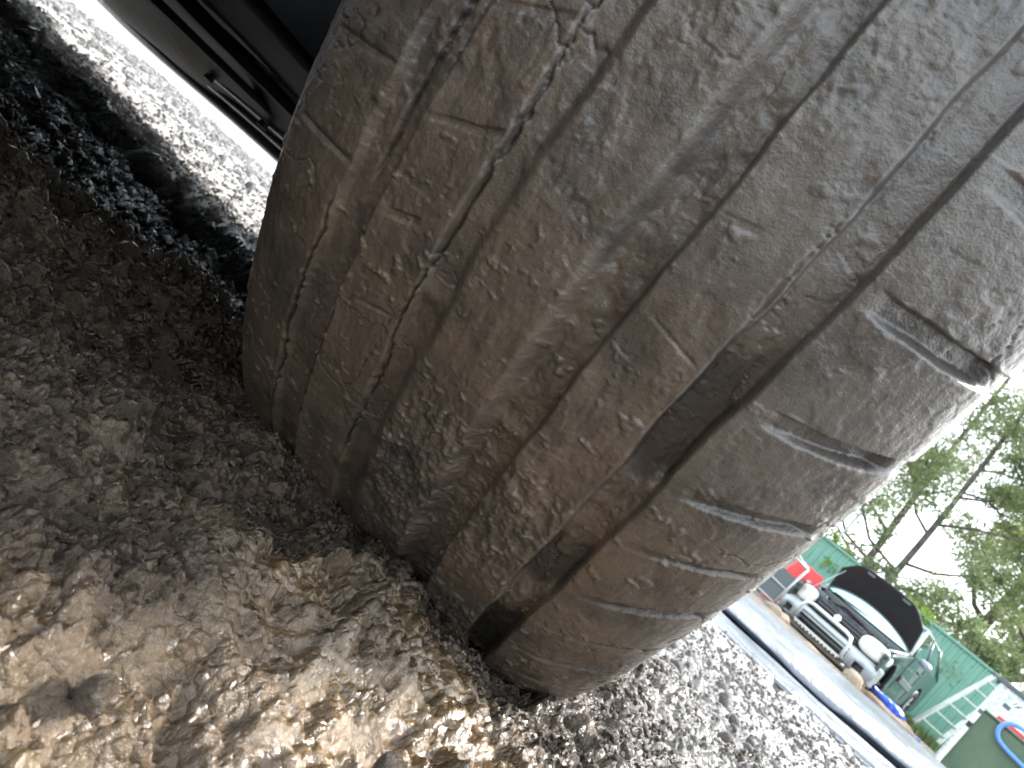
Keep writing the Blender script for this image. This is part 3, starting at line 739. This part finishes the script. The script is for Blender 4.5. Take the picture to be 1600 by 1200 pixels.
boulder('rock', 5.05, 9.35, .06, (.13, .14, .08), M['rock'], 5, 'low rock in the shade under the bumper of the green car', 'rock', 1.5)
boulder('rock', 6.50, 9.25, .09, (.18, .13, .10), M['timber'], 2, 'brown jagged rock at the lower end of the blue tarpaulin', 'rock', .2)
boulder('rock', 4.45, 9.6, .10, (.20, .16, .11), M['skid'], 9, 'tan rock left of the green car near the tyre edge', 'rock', .2)
boulder('rock', 4.8, 9.9, .10, (.14, .13, .1), M['rock'], 14, 'small rock at the foot of the red and white barrier', 'rock', 1.2)
def log():
    o = tube('log', [(5.72+.9*t, 9.1+.05*t, .09-.01*t+.006*math.sin(9*t)) for t in np.linspace(0, 1, 8)], [.06, .085, .09, .085, .088, .08, .075, .06], M['timber'], None, 10)
    tag(o, 'brown timber log lying behind the plastic roll between two rocks', 'log')
log()
def tarp():
    u = np.linspace(0, 1, 60); v = np.linspace(0, 1, 14); U, V_ = np.meshgrid(u, v, indexing='ij')
    cx = 6.02+.92*U; cy = 9.45+.02*U; cz = .245-.14*U
    wdt = .035+.085*np.exp(-((U-.45)/.22)**2)
    a = V_*2*math.pi
    rr = wdt*(1+.25*vn(U*9, np.sin(a)*2+5, 4)+.15*vn(U*20, np.cos(a)*3, 5))
    Pn = np.stack([cx, cy+rr*np.cos(a), cz+rr*np.sin(a)*.8], -1)
    o = grid_mesh('tarpaulin', Pn, M['blue']); tag(o, 'crumpled bright blue tarpaulin twisted along the ground beside the green car', 'tarpaulin')
tarp()
# ------------------------------------------------------------------ the green hatchback with its bonnet up
def green_car():
    G = .10
    root = empty('hatchback', (5.84, 10.8, G), math.atan2(-.7, .714), label='dark green car with silver bumper and its black-lined bonnet raised', cat='car')
    def z(v): return v-G
    # body side outline: y back, z up (world heights)
    def side(x, sgn, name):
        bm = bmesh.new()
        out = [(.02, .30), (.0, .62), (.12, .76), (.95, .95), (1.15, 1.00), (2.0, 1.05), (3.35, 1.10), (3.62, 1.06), (3.68, .70), (3.64, .38), (3.35, .36)]
        arch = [(3.0+.33*math.cos(t), .46+.33*math.sin(t)) for t in np.linspace(-.15, math.pi+.15, 13)]
        low = [(2.6, .33), (1.0, .30)]
        fa = [(.62+.30*math.cos(t), .40+.32*math.sin(t)) for t in np.linspace(0, math.pi, 9)]
        ring = out+arch+low+fa+[(.30, .28)]
        f = bm.faces.new([bm.verts.new((x, p[0], z(p[1]))) for p in ring])
        r = bmesh.ops.extrude_face_region(bm, geom=[f])
        for v in r['geom']:
            if isinstance(v, bmesh.types.BMVert): v.co.x -= sgn*.05; 
        bmesh.ops.triangulate(bm, faces=[q for q in bm.faces if len(q.verts) > 4])
        return from_bm(name, bm, M['green_paint'], root, bevel=.008)
    side(.80, 1, 'body_side'); side(-.80, -1, 'body_side')
    # door skin details on the visible side
    box('side_moulding', (.815, 1.75, z(.62)), (.03, .95, .11), M['trim'], root, bevel=.012)
    for y0, y1 in ((1.18, 2.22), (2.25, 3.0)):
        tube('door_seam', [(.803, y0, z(.38)), (.803, y0, z(1.0)), (.803, y0+.01, z(1.03))], .004, M['darkstrip'], root, 5)
    box('door_handle', (.82, 2.02, z(.90)), (.03, .16, .03), M['trim'], root, bevel=.008)
    # cabin
    bm = bmesh.new()
    lo = [(-.72, 1.05, z(.99)), (.72, 1.05, z(.99)), (.76, 3.55, z(1.09)), (-.76, 3.55, z(1.09))]
    hi = [(-.56, 1.75, z(1.47)), (.56, 1.75, z(1.47)), (.58, 3.15, z(1.50)), (-.58, 3.15, z(1.50))]
    def pillar(name, a, b, r=.03): tube(name, [a, b], r, M['silver'] if name == 'windscreen_pillar' else M['green_paint'], root, 6)
    pillar('windscreen_pillar', (.755, 1.0, z(.98)), (.57, 1.73, z(1.47)), .035); pillar('windscreen_pillar', (-.755, 1.0, z(.98)), (-.57, 1.73, z(1.47)), .035)
    pillar('rear_pillar', (.76, 3.6, z(1.08)), (.58, 3.15, z(1.49)), .05); pillar('rear_pillar', (-.76, 3.6, z(1.08)), (-.58, 3.15, z(1.49)), .05)
    pillar('door_pillar', (.77, 2.25, z(1.05)), (.60, 2.3, z(1.49)), .028)
    quad('windscreen', [(-.72, 1.05, z(.985)), (.72, 1.05, z(.985)), (.56, 1.75, z(1.465)), (-.56, 1.75, z(1.465))], M['screen'], root, .008)
    quad('side_window', [(.765, 1.2, z(1.02)), (.765, 2.22, z(1.05)), (.60, 2.27, z(1.47)), (.585, 1.78, z(1.46))], M['sideglass'], root, .006)
    quad('side_window', [(.765, 2.28, z(1.055)), (.765, 3.5, z(1.09)), (.60, 3.12, z(1.48)), (.60, 2.33, z(1.475))], M['sideglass'], root, .006)
    quad('side_window', [(-.765, 1.2, z(1.02)), (-.765, 3.5, z(1.09)), (-.60, 3.12, z(1.48)), (-.585, 1.78, z(1.46))], M['sideglass'], root, .006)
    quad('rear_window', [(-.74, 3.62, z(1.1)), (.74, 3.62, z(1.1)), (.58, 3.18, z(1.49)), (-.58, 3.18, z(1.49))], M['sideglass'], root, .006)
    bm.free()
    bm = bmesh.new(); bm_box(bm, (0, 2.45, z(1.50)), (1.18, 1.5, .05)); from_bm('roof', bm, M['silver'], root, bevel=.02)
    box('tailgate', (0, 3.66, z(.72)), (1.5, .06, .72), M['green_paint'], root, bevel=.02)
    box('floor_pan', (0, 1.95, z(.35)), (1.5, 3.2, .04), M['engine'], root)
    box('dashboard', (0, 1.3, z(.92)), (1.4, .35, .14), M['engine'], root, bevel=.03)
    # mirror
    mo = boulder('door_mirror', 0, 0, 0, (.10, .07, .075), M['mirror'], 22, None, None); mo.parent = root; mo.location = (.93, 1.28, z(1.03))
    # front bumper: lofted silver moulding with openings
    bm = bmesh.new(); rows = []
    for zz, yy in ((.20, .02), (.24, -.12), (.36, -.16), (.44, -.15), (.50, -.06), (.52, .04)):
        row = []
        for k in range(25):
            x = -.82+1.64*k/24; e = abs(x)/.82; y = yy+.30*max(0, e-.55)**1.6*2.2
            row.append(bm.verts.new((x, y, z(zz))))
        rows.append(row)
    for i, (A, B) in enumerate(zip(rows, rows[1:])):
        for k in range(24):
            xm = abs(-.82+1.64*(k+.5)/24)
            if i in (1, 2) and xm < .42: continue           # the central mouth
            if i == 1 and .54 < xm < .70: continue            # lamp openings
            bm.faces.new((A[k], A[k+1], B[k+1], B[k]))
    o = from_bm('front_bumper', bm, M['silver'], root, True); s = o.modifiers.new('s', 'SOLIDIFY'); s.thickness = .02
    for sg in (-1, 1):
        box('fog_lamp_recess', (sg*.62, -.0, z(.30)), (.15, .08, .11), M['darkstrip'], root, bevel=.01)
        box('bumper_flank', (sg*.80, .19, z(.36)), (.05, .30, .30), M['silver'], root, bevel=.03)
        # headlamp: rounded lens tapering back round the corner
        bm = bmesh.new(); R0 = []
        for yy, sx, sz in ((.08, .20, .13), (-.01, .19, .125), (-.055, .15, .10), (-.075, .08, .05)):
            R0.append([bm.verts.new((sg*(.57+.06*max(0, math.cos(t)))+sx*math.copysign(abs(math.cos(t))**.75, math.cos(t))*1.0, yy+.16*max(0, sg*math.cos(t)), z(.655)+sz*math.copysign(abs(math.sin(t))**.75, math.sin(t)))) for t in np.linspace(0, 2*math.pi, 20, endpoint=False)])
        for A, B in zip(R0, R0[1:]):
            for k in range(20): bm.faces.new((A[k], A[(k+1) % 20], B[(k+1) % 20], B[k]))
        bm.faces.new(R0[-1]); from_bm('headlamp', bm, M['lamp'], root, True)
        box('wing', (sg*.76, .45, z(.74)), (.08, .9, .16), M['green_paint'], root, rx=.22, bevel=.03)
        tube('wing_edge', [(sg*.72, .12, z(.79)), (sg*.73, .6, z(.88)), (sg*.74, 1.0, z(.97))], .022, M['silver'], root, 6)
    for k, zz in enumerate((.555, .61, .665, .72)): 
        box('grille_bar', (0, -.02+.02*k, z(zz)), (.74, .05, .03), M['grille'], root, bevel=.008)
    box('grille_backing', (0, .05, z(.62)), (.76, .02, .22), M['darkstrip'], root)
    box('mouth_bar', (0, -.10, z(.33)), (.84, .04, .035), M['grille'], root, bevel=.006)
    box('mouth_bar', (0, -.11, z(.40)), (.84, .04, .035), M['silver'], root, bevel=.006)
    box('mouth_bar', (0, -.06, z(.46)), (.84, .04, .035), M['grille'], root, bevel=.006)
    box('mouth_backing', (0, .0, z(.35)), (.86, .02, .26), M['darkstrip'], root)
    box('lower_chrome_strip', (-.02, -.145, z(.245)), (.80, .02, .028), M['white'], root, bevel=.004)
    bm = bmesh.new()
    for k in range(12): bm_box(bm, (-.38+.065*k, -.15, z(.218)), (.03, .012, .018))
    from_bm('rivet_row', bm, M['white'], root)['kind'] = 'stuff'
    box('skid_plate', (0, -.02, z(.17)), (1.15, .16, .09), M['skid'], root, rx=-.3, bevel=.01)
    bm = bmesh.new(); bmesh.ops.create_cone(bm, cap_ends=True, segments=20, radius1=.055, radius2=.05, depth=.03); bmesh.ops.rotate(bm, verts=bm.verts, matrix=Matrix.Rotation(R_(90), 3, 'X'))
    bmesh.ops.translate(bm, verts=bm.verts, vec=(.0, -.075, z(.655))); from_bm('round_badge', bm, M['white'], root, bevel=.006)
    # bright nudge bar
    tube('nudge_bar', [(-.40, -.12, z(.31)), (-.42, -.27, z(.33)), (-.41, -.31, z(.40)), (-.40, -.31, z(.50)), (-.36, -.31, z(.555)), (-.28, -.31, z(.575)), (.28, -.31, z(.575)), (.36, -.31, z(.555)), (.40, -.31, z(.50)), (.41, -.31, z(.38)), (.41, -.27, z(.27)), (.41, -.12, z(.25))], .026, M['silverpipe'], root, 10)
    tube('tow_hook', [(.46, -.10, z(.20)), (.46, -.17, z(.19)), (.50, -.18, z(.20))], .02, M['silverpipe'], root, 6)
    # engine bay
    box('radiator_support', (0, .12, z(.76)), (1.2, .05, .05), M['engine'], root, bevel=.01)
    box('engine_block', (-.05, .50, z(.66)), (.62, .42, .30), M['engine'], root, bevel=.03)
    box('engine_cover', (-.05, .48, z(.83)), (.46, .26, .06), M['grille'], root, bevel=.02)
    box('battery', (.48, .55, z(.78)), (.20, .25, .17), M['engine'], root, bevel=.01)
    box('washer_tank', (-.52, .35, z(.74)), (.2, .2, .2), M['trim'], root, bevel=.04)
    box('cowl', (0, 1.0, z(.90)), (1.46, .12, .10), M['trim'], root, bevel=.02)
    tube('radiator_hose', [(-.3, .16, z(.78)), (-.1, .26, z(.87)), (.2, .3, z(.84)), (.35, .5, z(.80))], .03, M['rubber'], root, 8)
    tube('wiper', [(-.6, 1.0, z(.99)), (.0, 1.12, z(1.04))], .012, M['darkstrip'], root, 5)
    # raised bonnet: curved panel, lining faces the front
    nu, nv = 28, 12; V = np.zeros((nv, nu, 3))
    for j in range(nv):
        for i in range(nu):
            u = -1+2*i/(nu-1); t = j/(nv-1)
            lowz = .985+.19*(1-u*u)**.8; topz = 1.60-.055*abs(u)**2-.33*max(0, abs(u)-.62)**1.35*2.0
            topz = max(topz, lowz+.02); zz = lowz+(topz-lowz)*t
            V[j, i] = (u*(.74-.03*t), 1.02-.50*(zz-.985)-.05*(1-u*u), z(zz))
    o = grid_mesh('bonnet', V, M['bonnet'], root); s = o.modifiers.new('s', 'SOLIDIFY'); s.thickness = .025
    tube('bonnet_rim', [tuple(V[0, i]+np.array([0, -.02, .0])) for i in range(nu)], .014, M['trim'], o, 6)
    tube('bonnet_prop', [(-.62, .15, z(.78)), (-.60, .72, z(1.35))], .008, M['metal'], root, 5)
    for x_, t_ in ((-.25, .92), (.35, .9)):
        box('latch_pad', (x_, .60+.0*t_, z(1.53)), (.12, .02, .03), M['trim'], o)
    # rear wheel seen under the arch; the front wheel is off
    def wheel(x, y, zc):
        w = empty('wheel', (x, y, z(zc))); w.parent = root; N = 32
        bm = bmesh.new(); P = [(-.08, .17), (-.09, .22), (-.08, .265), (0, .272), (.08, .265), (.09, .22), (.085, .17)]
        rg = [[bm.verts.new((p[0], p[1]*math.cos(2*math.pi*k/N), p[1]*math.sin(2*math.pi*k/N))) for k in range(N)] for p in P]
        for A, B in zip(rg, rg[1:]):
            for k in range(N): bm.faces.new((A[k], A[(k+1) % N], B[(k+1) % N], B[k]))
        from_bm('tyre', bm, M['rubber'], w, True)
        bm = bmesh.new(); bmesh.ops.create_cone(bm, cap_ends=True, segments=28, radius1=.172, radius2=.172, depth=.10); bmesh.ops.rotate(bm, verts=bm.verts, matrix=Matrix.Rotation(R_(90), 3, 'Y'))
        from_bm('rim', bm, M['engine'], w)
        for k in range(6):
            a = k*math.pi/3; box('spoke', (math.copysign(.06, x), .085*math.cos(a), .085*math.sin(a)), (.03, .13, .05), M['silver'], w, rx=a, bevel=.008)
    wheel(.72, 3.0, .456); wheel(-.72, 3.0, .456)
    box('axle_stand', (.60, .62, z(.16)), (.16, .16, .16), M['timber'], root); box('axle_stand', (-.60, .62, z(.16)), (.16, .16, .16), M['timber'], root)
    box('inner_arch', (0, .62, z(.46)), (1.44, .60, .44), M['darkstrip'], root, bevel=.05)
    return root
green_car()

# ------------------------------------------------------------------ fence
def fence():
    A = Vector((5.2, 17.07, 0)); B = Vector((14.2, 11.07, 0)); d = (B-A).normalized(); L = (B-A).length; ang = math.atan2(d.y, d.x); g = .12
    root = empty('sheet_metal_fence', (A.x, A.y, g), ang, label='long green ribbed steel fence behind the green car', cat='fence')
    n = 0; x = 0; H = 1.86
    while x < L:
        # one trapezoid-ribbed sheet, .78 wide with five pans
        prof_ = []; pw = .156
        for k in range(5):
            x0 = k*pw; prof_ += [(x0, 0), (x0+.105, 0), (x0+.118, -.028), (x0+.143, -.028)]
        prof_.append((.78, 0))
        bm = bmesh.new(); a = [bm.verts.new((x+px, py, .02)) for px, py in prof_]; b = [bm.verts.new((x+px, py, H)) for px, py in prof_]
        for i in range(len(prof_)-1): bm.faces.new((a[i], a[i+1], b[i+1], b[i]))
        o = from_bm('sheet', bm, M['fence'], root); s = o.modifiers.new('s', 'SOLIDIFY'); s.thickness = .002
        x += .782
    box('top_rail', (L/2, -.015, H+.012), (L, .07, .05), M['fencedark'], root, bevel=.006)
    box('bottom_rail', (L/2, -.015, .03), (L, .065, .05), M['fencedark'], root, bevel=.006)
    for k in range(int(L/2.35)+1): box('post', (k*2.35+.3, .045, H/2+.05), (.06, .05, H+.1), M['fencedark'], root, bevel=.005)
fence()
# ------------------------------------------------------------------ ladder
def ladder():
    root = empty('step_ladder', (8.9, 12.5, .2), label='dull aluminium ladder leaning on the green fence beside the olive bin', cat='ladder')
    o = Vector((8.9, 12.5, .2))
    LB, LT = Vector((8.80, 12.42, .30)), Vector((9.62, 12.85, 1.86)); RB, RT_ = Vector((9.26, 12.30, .30)), Vector((9.86, 12.80, 1.86))
    def rail(a, b):
        bm = bmesh.new(); d = (b-a); q = d.to_track_quat('Z', 'Y').to_matrix().to_4x4()
        g_ = bmesh.ops.create_cube(bm, size=1)['verts']; bmesh.ops.transform(bm, matrix=Matrix.Translation((a+b)/2-o) @ q @ Matrix.Diagonal((.075, .05, d.length, 1)), verts=g_)
        from_bm('rail', bm, M['alu'], root, bevel=.006)
    rail(LB, LT); rail(RB, RT_)
    for k in range(6):
        t = (k+.6)/6.3; a = LB.lerp(LT, t)-o; b = RB.lerp(RT_, t)-o; dd = b-a
        box('rung', tuple((a+b)/2+Vector((0, -.01, 0))), (dd.length, .075, .028), M['alu'], root, rz=math.atan2(dd.y, dd.x), bevel=.005)
    box('top_cap', tuple((LT+RT_)/2-o), (.38, .12, .05), M['trim'], root, rz=-.2, bevel=.01)
ladder()
# ------------------------------------------------------------------ olive bin, hose, speckled board
def olive_bin():
    root = empty('garden_bin', (7.49, 8.46, .06), -.65, label='olive green garden bin with a white edge strip in the lower right corner', cat='bin')
    bm = bmesh.new()
    lo = [(-.78, -.45), (.78, -.45), (.78, .45), (-.78, .45)]; hi = [(-.80, -.5), (.84, -.5), (.84, .5), (-.80, .5)]
    a = [bm.verts.new((x, y, .0)) for x, y in lo]; b = [bm.verts.new((x, y, .83)) for x, y in hi]
    for i in range(4): bm.faces.new((a[i], a[(i+1) % 4], b[(i+1) % 4], b[i]))
    bm.faces.new(a[::-1]); bm.faces.new(b); from_bm('bin_body', bm, M['olive'], root, bevel=.02)
    box('edge_strip', (-.795, -.50, .42), (.05, .05, .86), M['white'], root, ry=-.02, bevel=.01)
    box('strip_label', (-.80, -.531, .60), (.052, .006, .07), M['darkstrip'], root, ry=-.02)
    box('strip_label', (-.80, -.531, .80), (.052, .006, .05), M['trim'], root, ry=-.02)
    box('rim', (.02, -.0, .845), (1.68, 1.04, .03), M['olive'], root, bevel=.01)
    return root
olive_bin()
def hose():
    pts = [Vector((6.55+.796*t-.605*.06, 8.55-.605*t-.796*.06, z)) for t, z in ((1.5, .60), (1.0, .66), (.60, .685), (.465, .70), (.324, .72), (.25, .767), (.215, .852), (.24, .937), (.30, .985), (.40, 1.02))]
    pts += [Vector((7.1, 8.4, 1.0)), Vector((7.5, 8.3, .94)), Vector((7.9, 8.4, .94))]
    c = bpy.data.curves.new('hose', 'CURVE'); c.dimensions = '3D'; sp = c.splines.new('NURBS'); sp.points.add(len(pts)-1)
    for p, q in zip(sp.points, pts): p.co = (*q, 1)
    sp.use_endpoint_u = True; c.bevel_depth = .026; c.bevel_resolution = 4; c.materials.append(M['hose'])
    o = bpy.data.objects.new('hose', c); C.objects.link(o)
    dg = bpy.context.evaluated_depsgraph_get(); me = bpy.data.meshes.new_from_object(o.evaluated_get(dg)); bpy.data.objects.remove(o)
    o = link('hose', me, M['hose'], None, True); tag(o, 'light blue hose looped over the front of the olive green bin', 'hose')
hose()
def board():
    root = empty('speckled_cabinet', (8.48, 9.96, .10), -.65, label='white speckled cabinet with a red stripe and grey cap behind the bin', cat='cabinet')
    box('cabinet_body', (0, 0, .70), (1.45, .5, 1.38), M['speck'], root, bevel=.01)
    box('red_stripe', (.10, -.254, .99), (1.2, .008, .045), M['red'], root)
    box('cap', (0, 0, 1.42), (1.55, .58, .06), M['trim'], root, bevel=.008)
    box('sticker', (-.42, -.253, 1.26), (.13, .006, .13), M['white'], root)
    bm = bmesh.new()
    for k in range(3): bm_box(bm, (-.45+.03*k, -.258, 1.26+.012*(-1)**k), (.012, .004, .07), ry=.5)
    from_bm('sticker_print', bm, M['trim'], root)
    box('sticker', (-.50, -.253, 1.17), (.09, .006, .06), M['trim'], root)
board()
o = box('crate', (9.35, 12.0, .28), (.16, .16, .18), M['orange'], None, rz=.4, bevel=.01); tag(o, 'small orange box in the grass left of the bin', 'box')
o = box('carton', (9.25, 11.6, .40), (.20, .16, .12), M['yellow'], None, rz=.7, rx=.3, bevel=.006); tag(o, 'faded yellow carton tipped against the orange box', 'carton')
# ------------------------------------------------------------------ red and white barrier, steel frame
def barrier():
    root = empty('road_barrier', (5.42, 11.6, .12), -.25, label='red and white plastic barrier left of the green car headlamp', cat='barrier')
    def slab(name, z0, z1, w0, w1, m, x=0):
        bm = bmesh.new(); a = [bm.verts.new((x+sx*w0, sy*.12, z0)) for sx, sy in ((-1, -1), (1, -1), (1, 1), (-1, 1))]; b = [bm.verts.new((x+sx*w1, sy*.09, z1)) for sx, sy in ((-1, -1), (1, -1), (1, 1), (-1, 1))]
        for i in range(4): bm.faces.new((a[i], a[(i+1) % 4], b[(i+1) % 4], b[i]))
        bm.faces.new(a[::-1]); bm.faces.new(b); from_bm(name, bm, m, root, bevel=.015)
    slab('lower_panel', .05, .32, .30, .28, M['red']); slab('middle_panel', .323, .52, .28, .29, M['white']); slab('upper_panel', .523, .88, .30, .22, M['red'])
barrier()
def frame():
    root = empty('steel_frame', (4.95, 10.6, .1), label='grey steel trolley frame with mesh side left of the barrier', cat='frame')
    o = Vector((4.95, 10.6, .1))
    for a, b in (((4.87, 10.6, .12), (4.93, 10.6, .88)), ((4.40, 10.9, .12), (4.45, 10.9, .92)), ((4.93, 10.6, .88), (4.45, 10.9, .92)), ((4.90, 10.6, .45), (4.42, 10.9, .48)), ((4.88, 10.6, .2), (4.41, 10.9, .22)), ((4.93, 10.6, .88), (5.0, 11.3, 1.0))):
        tube('bar', [Vector(a)-o, Vector(b)-o], .018, M['metal'], root, 6)
    quad('side_sheet', [Vector((4.89, 10.62, .22))-o, Vector((4.42, 10.92, .24))-o, Vector((4.43, 10.92, .70))-o, Vector((4.91, 10.62, .66))-o], M['trim'], root, .01)
frame()
for i, (x, y, zt) in enumerate(((7.55, 16.2, 2.95), (7.15, 16.1, 2.6))):
    o = tube('pole', [(x, y, .1), (x, y, zt)], .03, M['metal'], None, 8)
    tag(o, ('tall pale pole rising above the fence beside the tyre', 'shorter pale pole just left of the tall one above the fence')[i], 'pole')

# ------------------------------------------------------------------ grass at the fence foot
def grass():
    n = 5200; x = rng.uniform(6.5, 13, n); y0 = 17.07-(x-5.2)*.6667; y = y0-rng.random(n)**1.5*2.6-.05
    k = (x > 8.3) | (y > y0-.5); x, y = x[k], y[k]; n = len(x)
    z = base_h(x, y)[0]; h = rng.uniform(.06, .26, n); a = rng.uniform(0, 6.28, n); lx, ly = rng.normal(0, .06, n), rng.normal(0, .06, n); w_ = .010
    V = np.zeros((n, 3, 3)); V[:, 0] = np.stack([x-w_*np.cos(a), y-w_*np.sin(a), z-.01], -1); V[:, 1] = np.stack([x+w_*np.cos(a), y+w_*np.sin(a), z-.01], -1); V[:, 2] = np.stack([x+lx, y+ly, z+h], -1)
    me = bpy.data.meshes.new('grass'); me.from_pydata(V.reshape(-1, 3).tolist(), [], np.arange(n*3).reshape(-1, 3).tolist())
    o = link('grass', me, M['grass']); tag(o, 'rough grass growing along the foot of the green fence', 'grass', kind='stuff')
grass()
# ------------------------------------------------------------------ trees and shrubs
def leaves(name, centres, radii, n, size, m, parent, squash=.8):
    c = np.array(centres); r = np.array(radii); pr = r**2/np.sum(r**2); idx = rng.choice(len(c), n, p=pr)
    d = rng.normal(size=(n, 3)); d /= np.linalg.norm(d, axis=1)[:, None]; d *= (rng.random(n)**.5)[:, None]; d[:, 2] *= squash
    P = c[idx]+d*r[idx][:, None]
    a = rng.normal(size=(n, 3)); a /= np.linalg.norm(a, axis=1)[:, None]; b = np.cross(a, rng.normal(size=(n, 3))); b /= np.linalg.norm(b, axis=1)[:, None]
    s = size*rng.uniform(.5, 1.3, n)[:, None]
    V = np.stack([P-a*s, P+b*s*.32, P+a*s, P-b*s*.32], 1).reshape(-1, 3)
    me = bpy.data.meshes.new(name); q = np.arange(n*4).reshape(-1, 4)
    me.vertices.add(n*4); me.vertices.foreach_set('co', V.reshape(-1).astype(np.float32)); me.loops.add(n*4); me.loops.foreach_set('vertex_index', q.reshape(-1).astype(np.int32))
    me.polygons.add(n); me.polygons.foreach_set('loop_start', np.arange(0, n*4, 4, dtype=np.int32)); me.update(calc_edges=True)
    return link(name, me, m, parent)
def tree(x, y, H, r0, m, n, label, lean=(0, 0), seed=0, size=.11, crown0=.3, spread=.33, nl=11, name='gum_tree', clump=.9):
    rd = random.Random(seed); root = empty(name, (x, y, 0), label=label, cat='tree')
    bm = bmesh.new(); tr = []
    for k in range(9):
        t = k/8; tr.append(Vector((lean[0]*t*H+.12*math.sin(3*t+seed), lean[1]*t*H+.12*math.cos(4*t+seed)-.12, t*H)))
    bm_tube(bm, tr, [r0*(1-.75*k/8) for k in range(9)], 9); from_bm('trunk', bm, M['bark'], root, True)
    cs, rs = [], []
    for k in range(nl):
        t = crown0+(1-crown0)*(k+rd.random())/nl; i = min(7, int(t*8)); p = tr[i].lerp(tr[i+1], t*8-i)
        a = rd.uniform(0, 6.28); ln = H*spread*rd.uniform(.6, 1.1)*(1.1-.55*t); up = rd.uniform(.25, .8)
        pts = [p]; d = Vector((math.cos(a), math.sin(a), up)).normalized()
        for q in range(1, 5): pts.append(pts[-1]+d*ln/4+Vector((rd.gauss(0, .05), rd.gauss(0, .05), rd.gauss(0, .05)))*ln)
        rr = r0*(1-.75*t)*.55; bm = bmesh.new(); bm_tube(bm, pts, [rr, rr*.8, rr*.55, rr*.35, rr*.15], 6)
        for q in (2, 3, 4):
            for _ in range(2):
                e = pts[q]+Vector((rd.gauss(0, 1), rd.gauss(0, 1), rd.gauss(.3, .7)))*ln*.26
                bm_tube(bm, [pts[q], pts[q].lerp(e, .5)+Vector((0, 0, .04*ln)), e], [rr*.3, rr*.2, rr*.08], 5)
                cs.append(e); rs.append(clump*rd.uniform(.35, .8))
        from_bm('limb', bm, M['bark'], root, True)
    o = leaves('crown', cs, rs, n, size, m, root)
    return root
tree(9.6, 17.5, 9.5, .10, M['leaf'], 30000, 'large gum tree with green crown just behind the middle of the fence', (-.04, 0), 1, .075, .12, .34, 15)
tree(13.5, 18.0, 9, .11, M['leaf'], 26000, 'gum tree at the right edge of the view behind the fence', (-.02, 0), 2, .075, .1, .36, 13)
tree(8.9, 22.0, 13, .13, M['leaf2'], 16000, 'tall thin gum tree rising beside the tyre shoulder', (.02, 0), 3, .09, .25, .24, 13, clump=1.0)
tree(12.8, 24.0, 13, .15, M['leaf2'], 16000, 'tall bare-limbed gum tree behind the two nearer gums', (-.10, 0), 4, .09, .12, .30, 13, clump=1.1)
tree(17.5, 25.0, 12, .26, M['leaf'], 12000, 'distant gum tree beyond the right end of the fence', (-.05, 0), 5, .12, .1, .34, 13, clump=1.2)
tree(6.2, 27.0, 12, .26, M['leaf2'], 9000, 'distant gum tree hidden mostly behind the tyre', (0, 0), 6, .12, .1, .34, 12, clump=1.2)
def shrub(x, y, z, r, n, size, m, label, name='shrub'):
    root = empty(name, (x, y, z), label=label, cat='shrub')
    cs = [(random.gauss(0, r*.5), random.gauss(0, r*.35), random.uniform(.1, 1.9)*r) for _ in range(14)]
    bm = bmesh.new()
    for c in cs: bm_tube(bm, [(0, 0, -z), (c[0]*.5, c[1]*.5, c[2]*.5), c], [.02, .014, .006], 5)
    from_bm('stem', bm, M['bark'], root, True); leaves('foliage', cs, [r*.42]*14, n, size, m, root)
shrub(9.15, 14.9, 1.35, .42, 900, .075, M['leaf3'], 'bright lime green shrub showing over the fence top above the car')
shrub(8.3, 15.6, 1.5, .45, 900, .07, M['leaf2'], 'dull olive shrub over the fence left of the lime green one')
shrub(7.35, 15.95, 1.3, .5, 1100, .07, M['leaf3'], 'yellow green vine spilling over the fence beside the tyre', 'vine')
shrub(10.6, 14.8, 1.5, .6, 1300, .08, M['leaf'], 'dark green bush leaning over the fence near the ladder')
shrub(12.0, 13.9, 1.5, .7, 1500, .08, M['leaf'], 'dark green bush over the far right end of the fence')
def undergrowth():
    n = 26; cs = []; rs = []
    for k in range(n):
        t = k/n; x = 5.0+12*t; cs.append((x, 18.5-(x-5.2)*.35+random.uniform(-.5, 1.5), random.uniform(.5, 1.9))); rs.append(random.uniform(.8, 1.2))
    o = leaves('undergrowth', cs, rs, 15000, .11, M['leaf2'], None); tag(o, 'mass of dull green scrub behind the steel fence', 'scrub', kind='stuff')
undergrowth()

for o in list(C.objects):
    c = o.get('category')
    if c == 'tree': o['group'] = 'gum trees behind the fence'
    elif c == 'rock': o['group'] = 'rocks on the ground before the green car'
    elif c == 'pole': o['group'] = 'pale poles above the fence'
    elif c == 'shrub': o['group'] = 'shrubs showing over the fence'
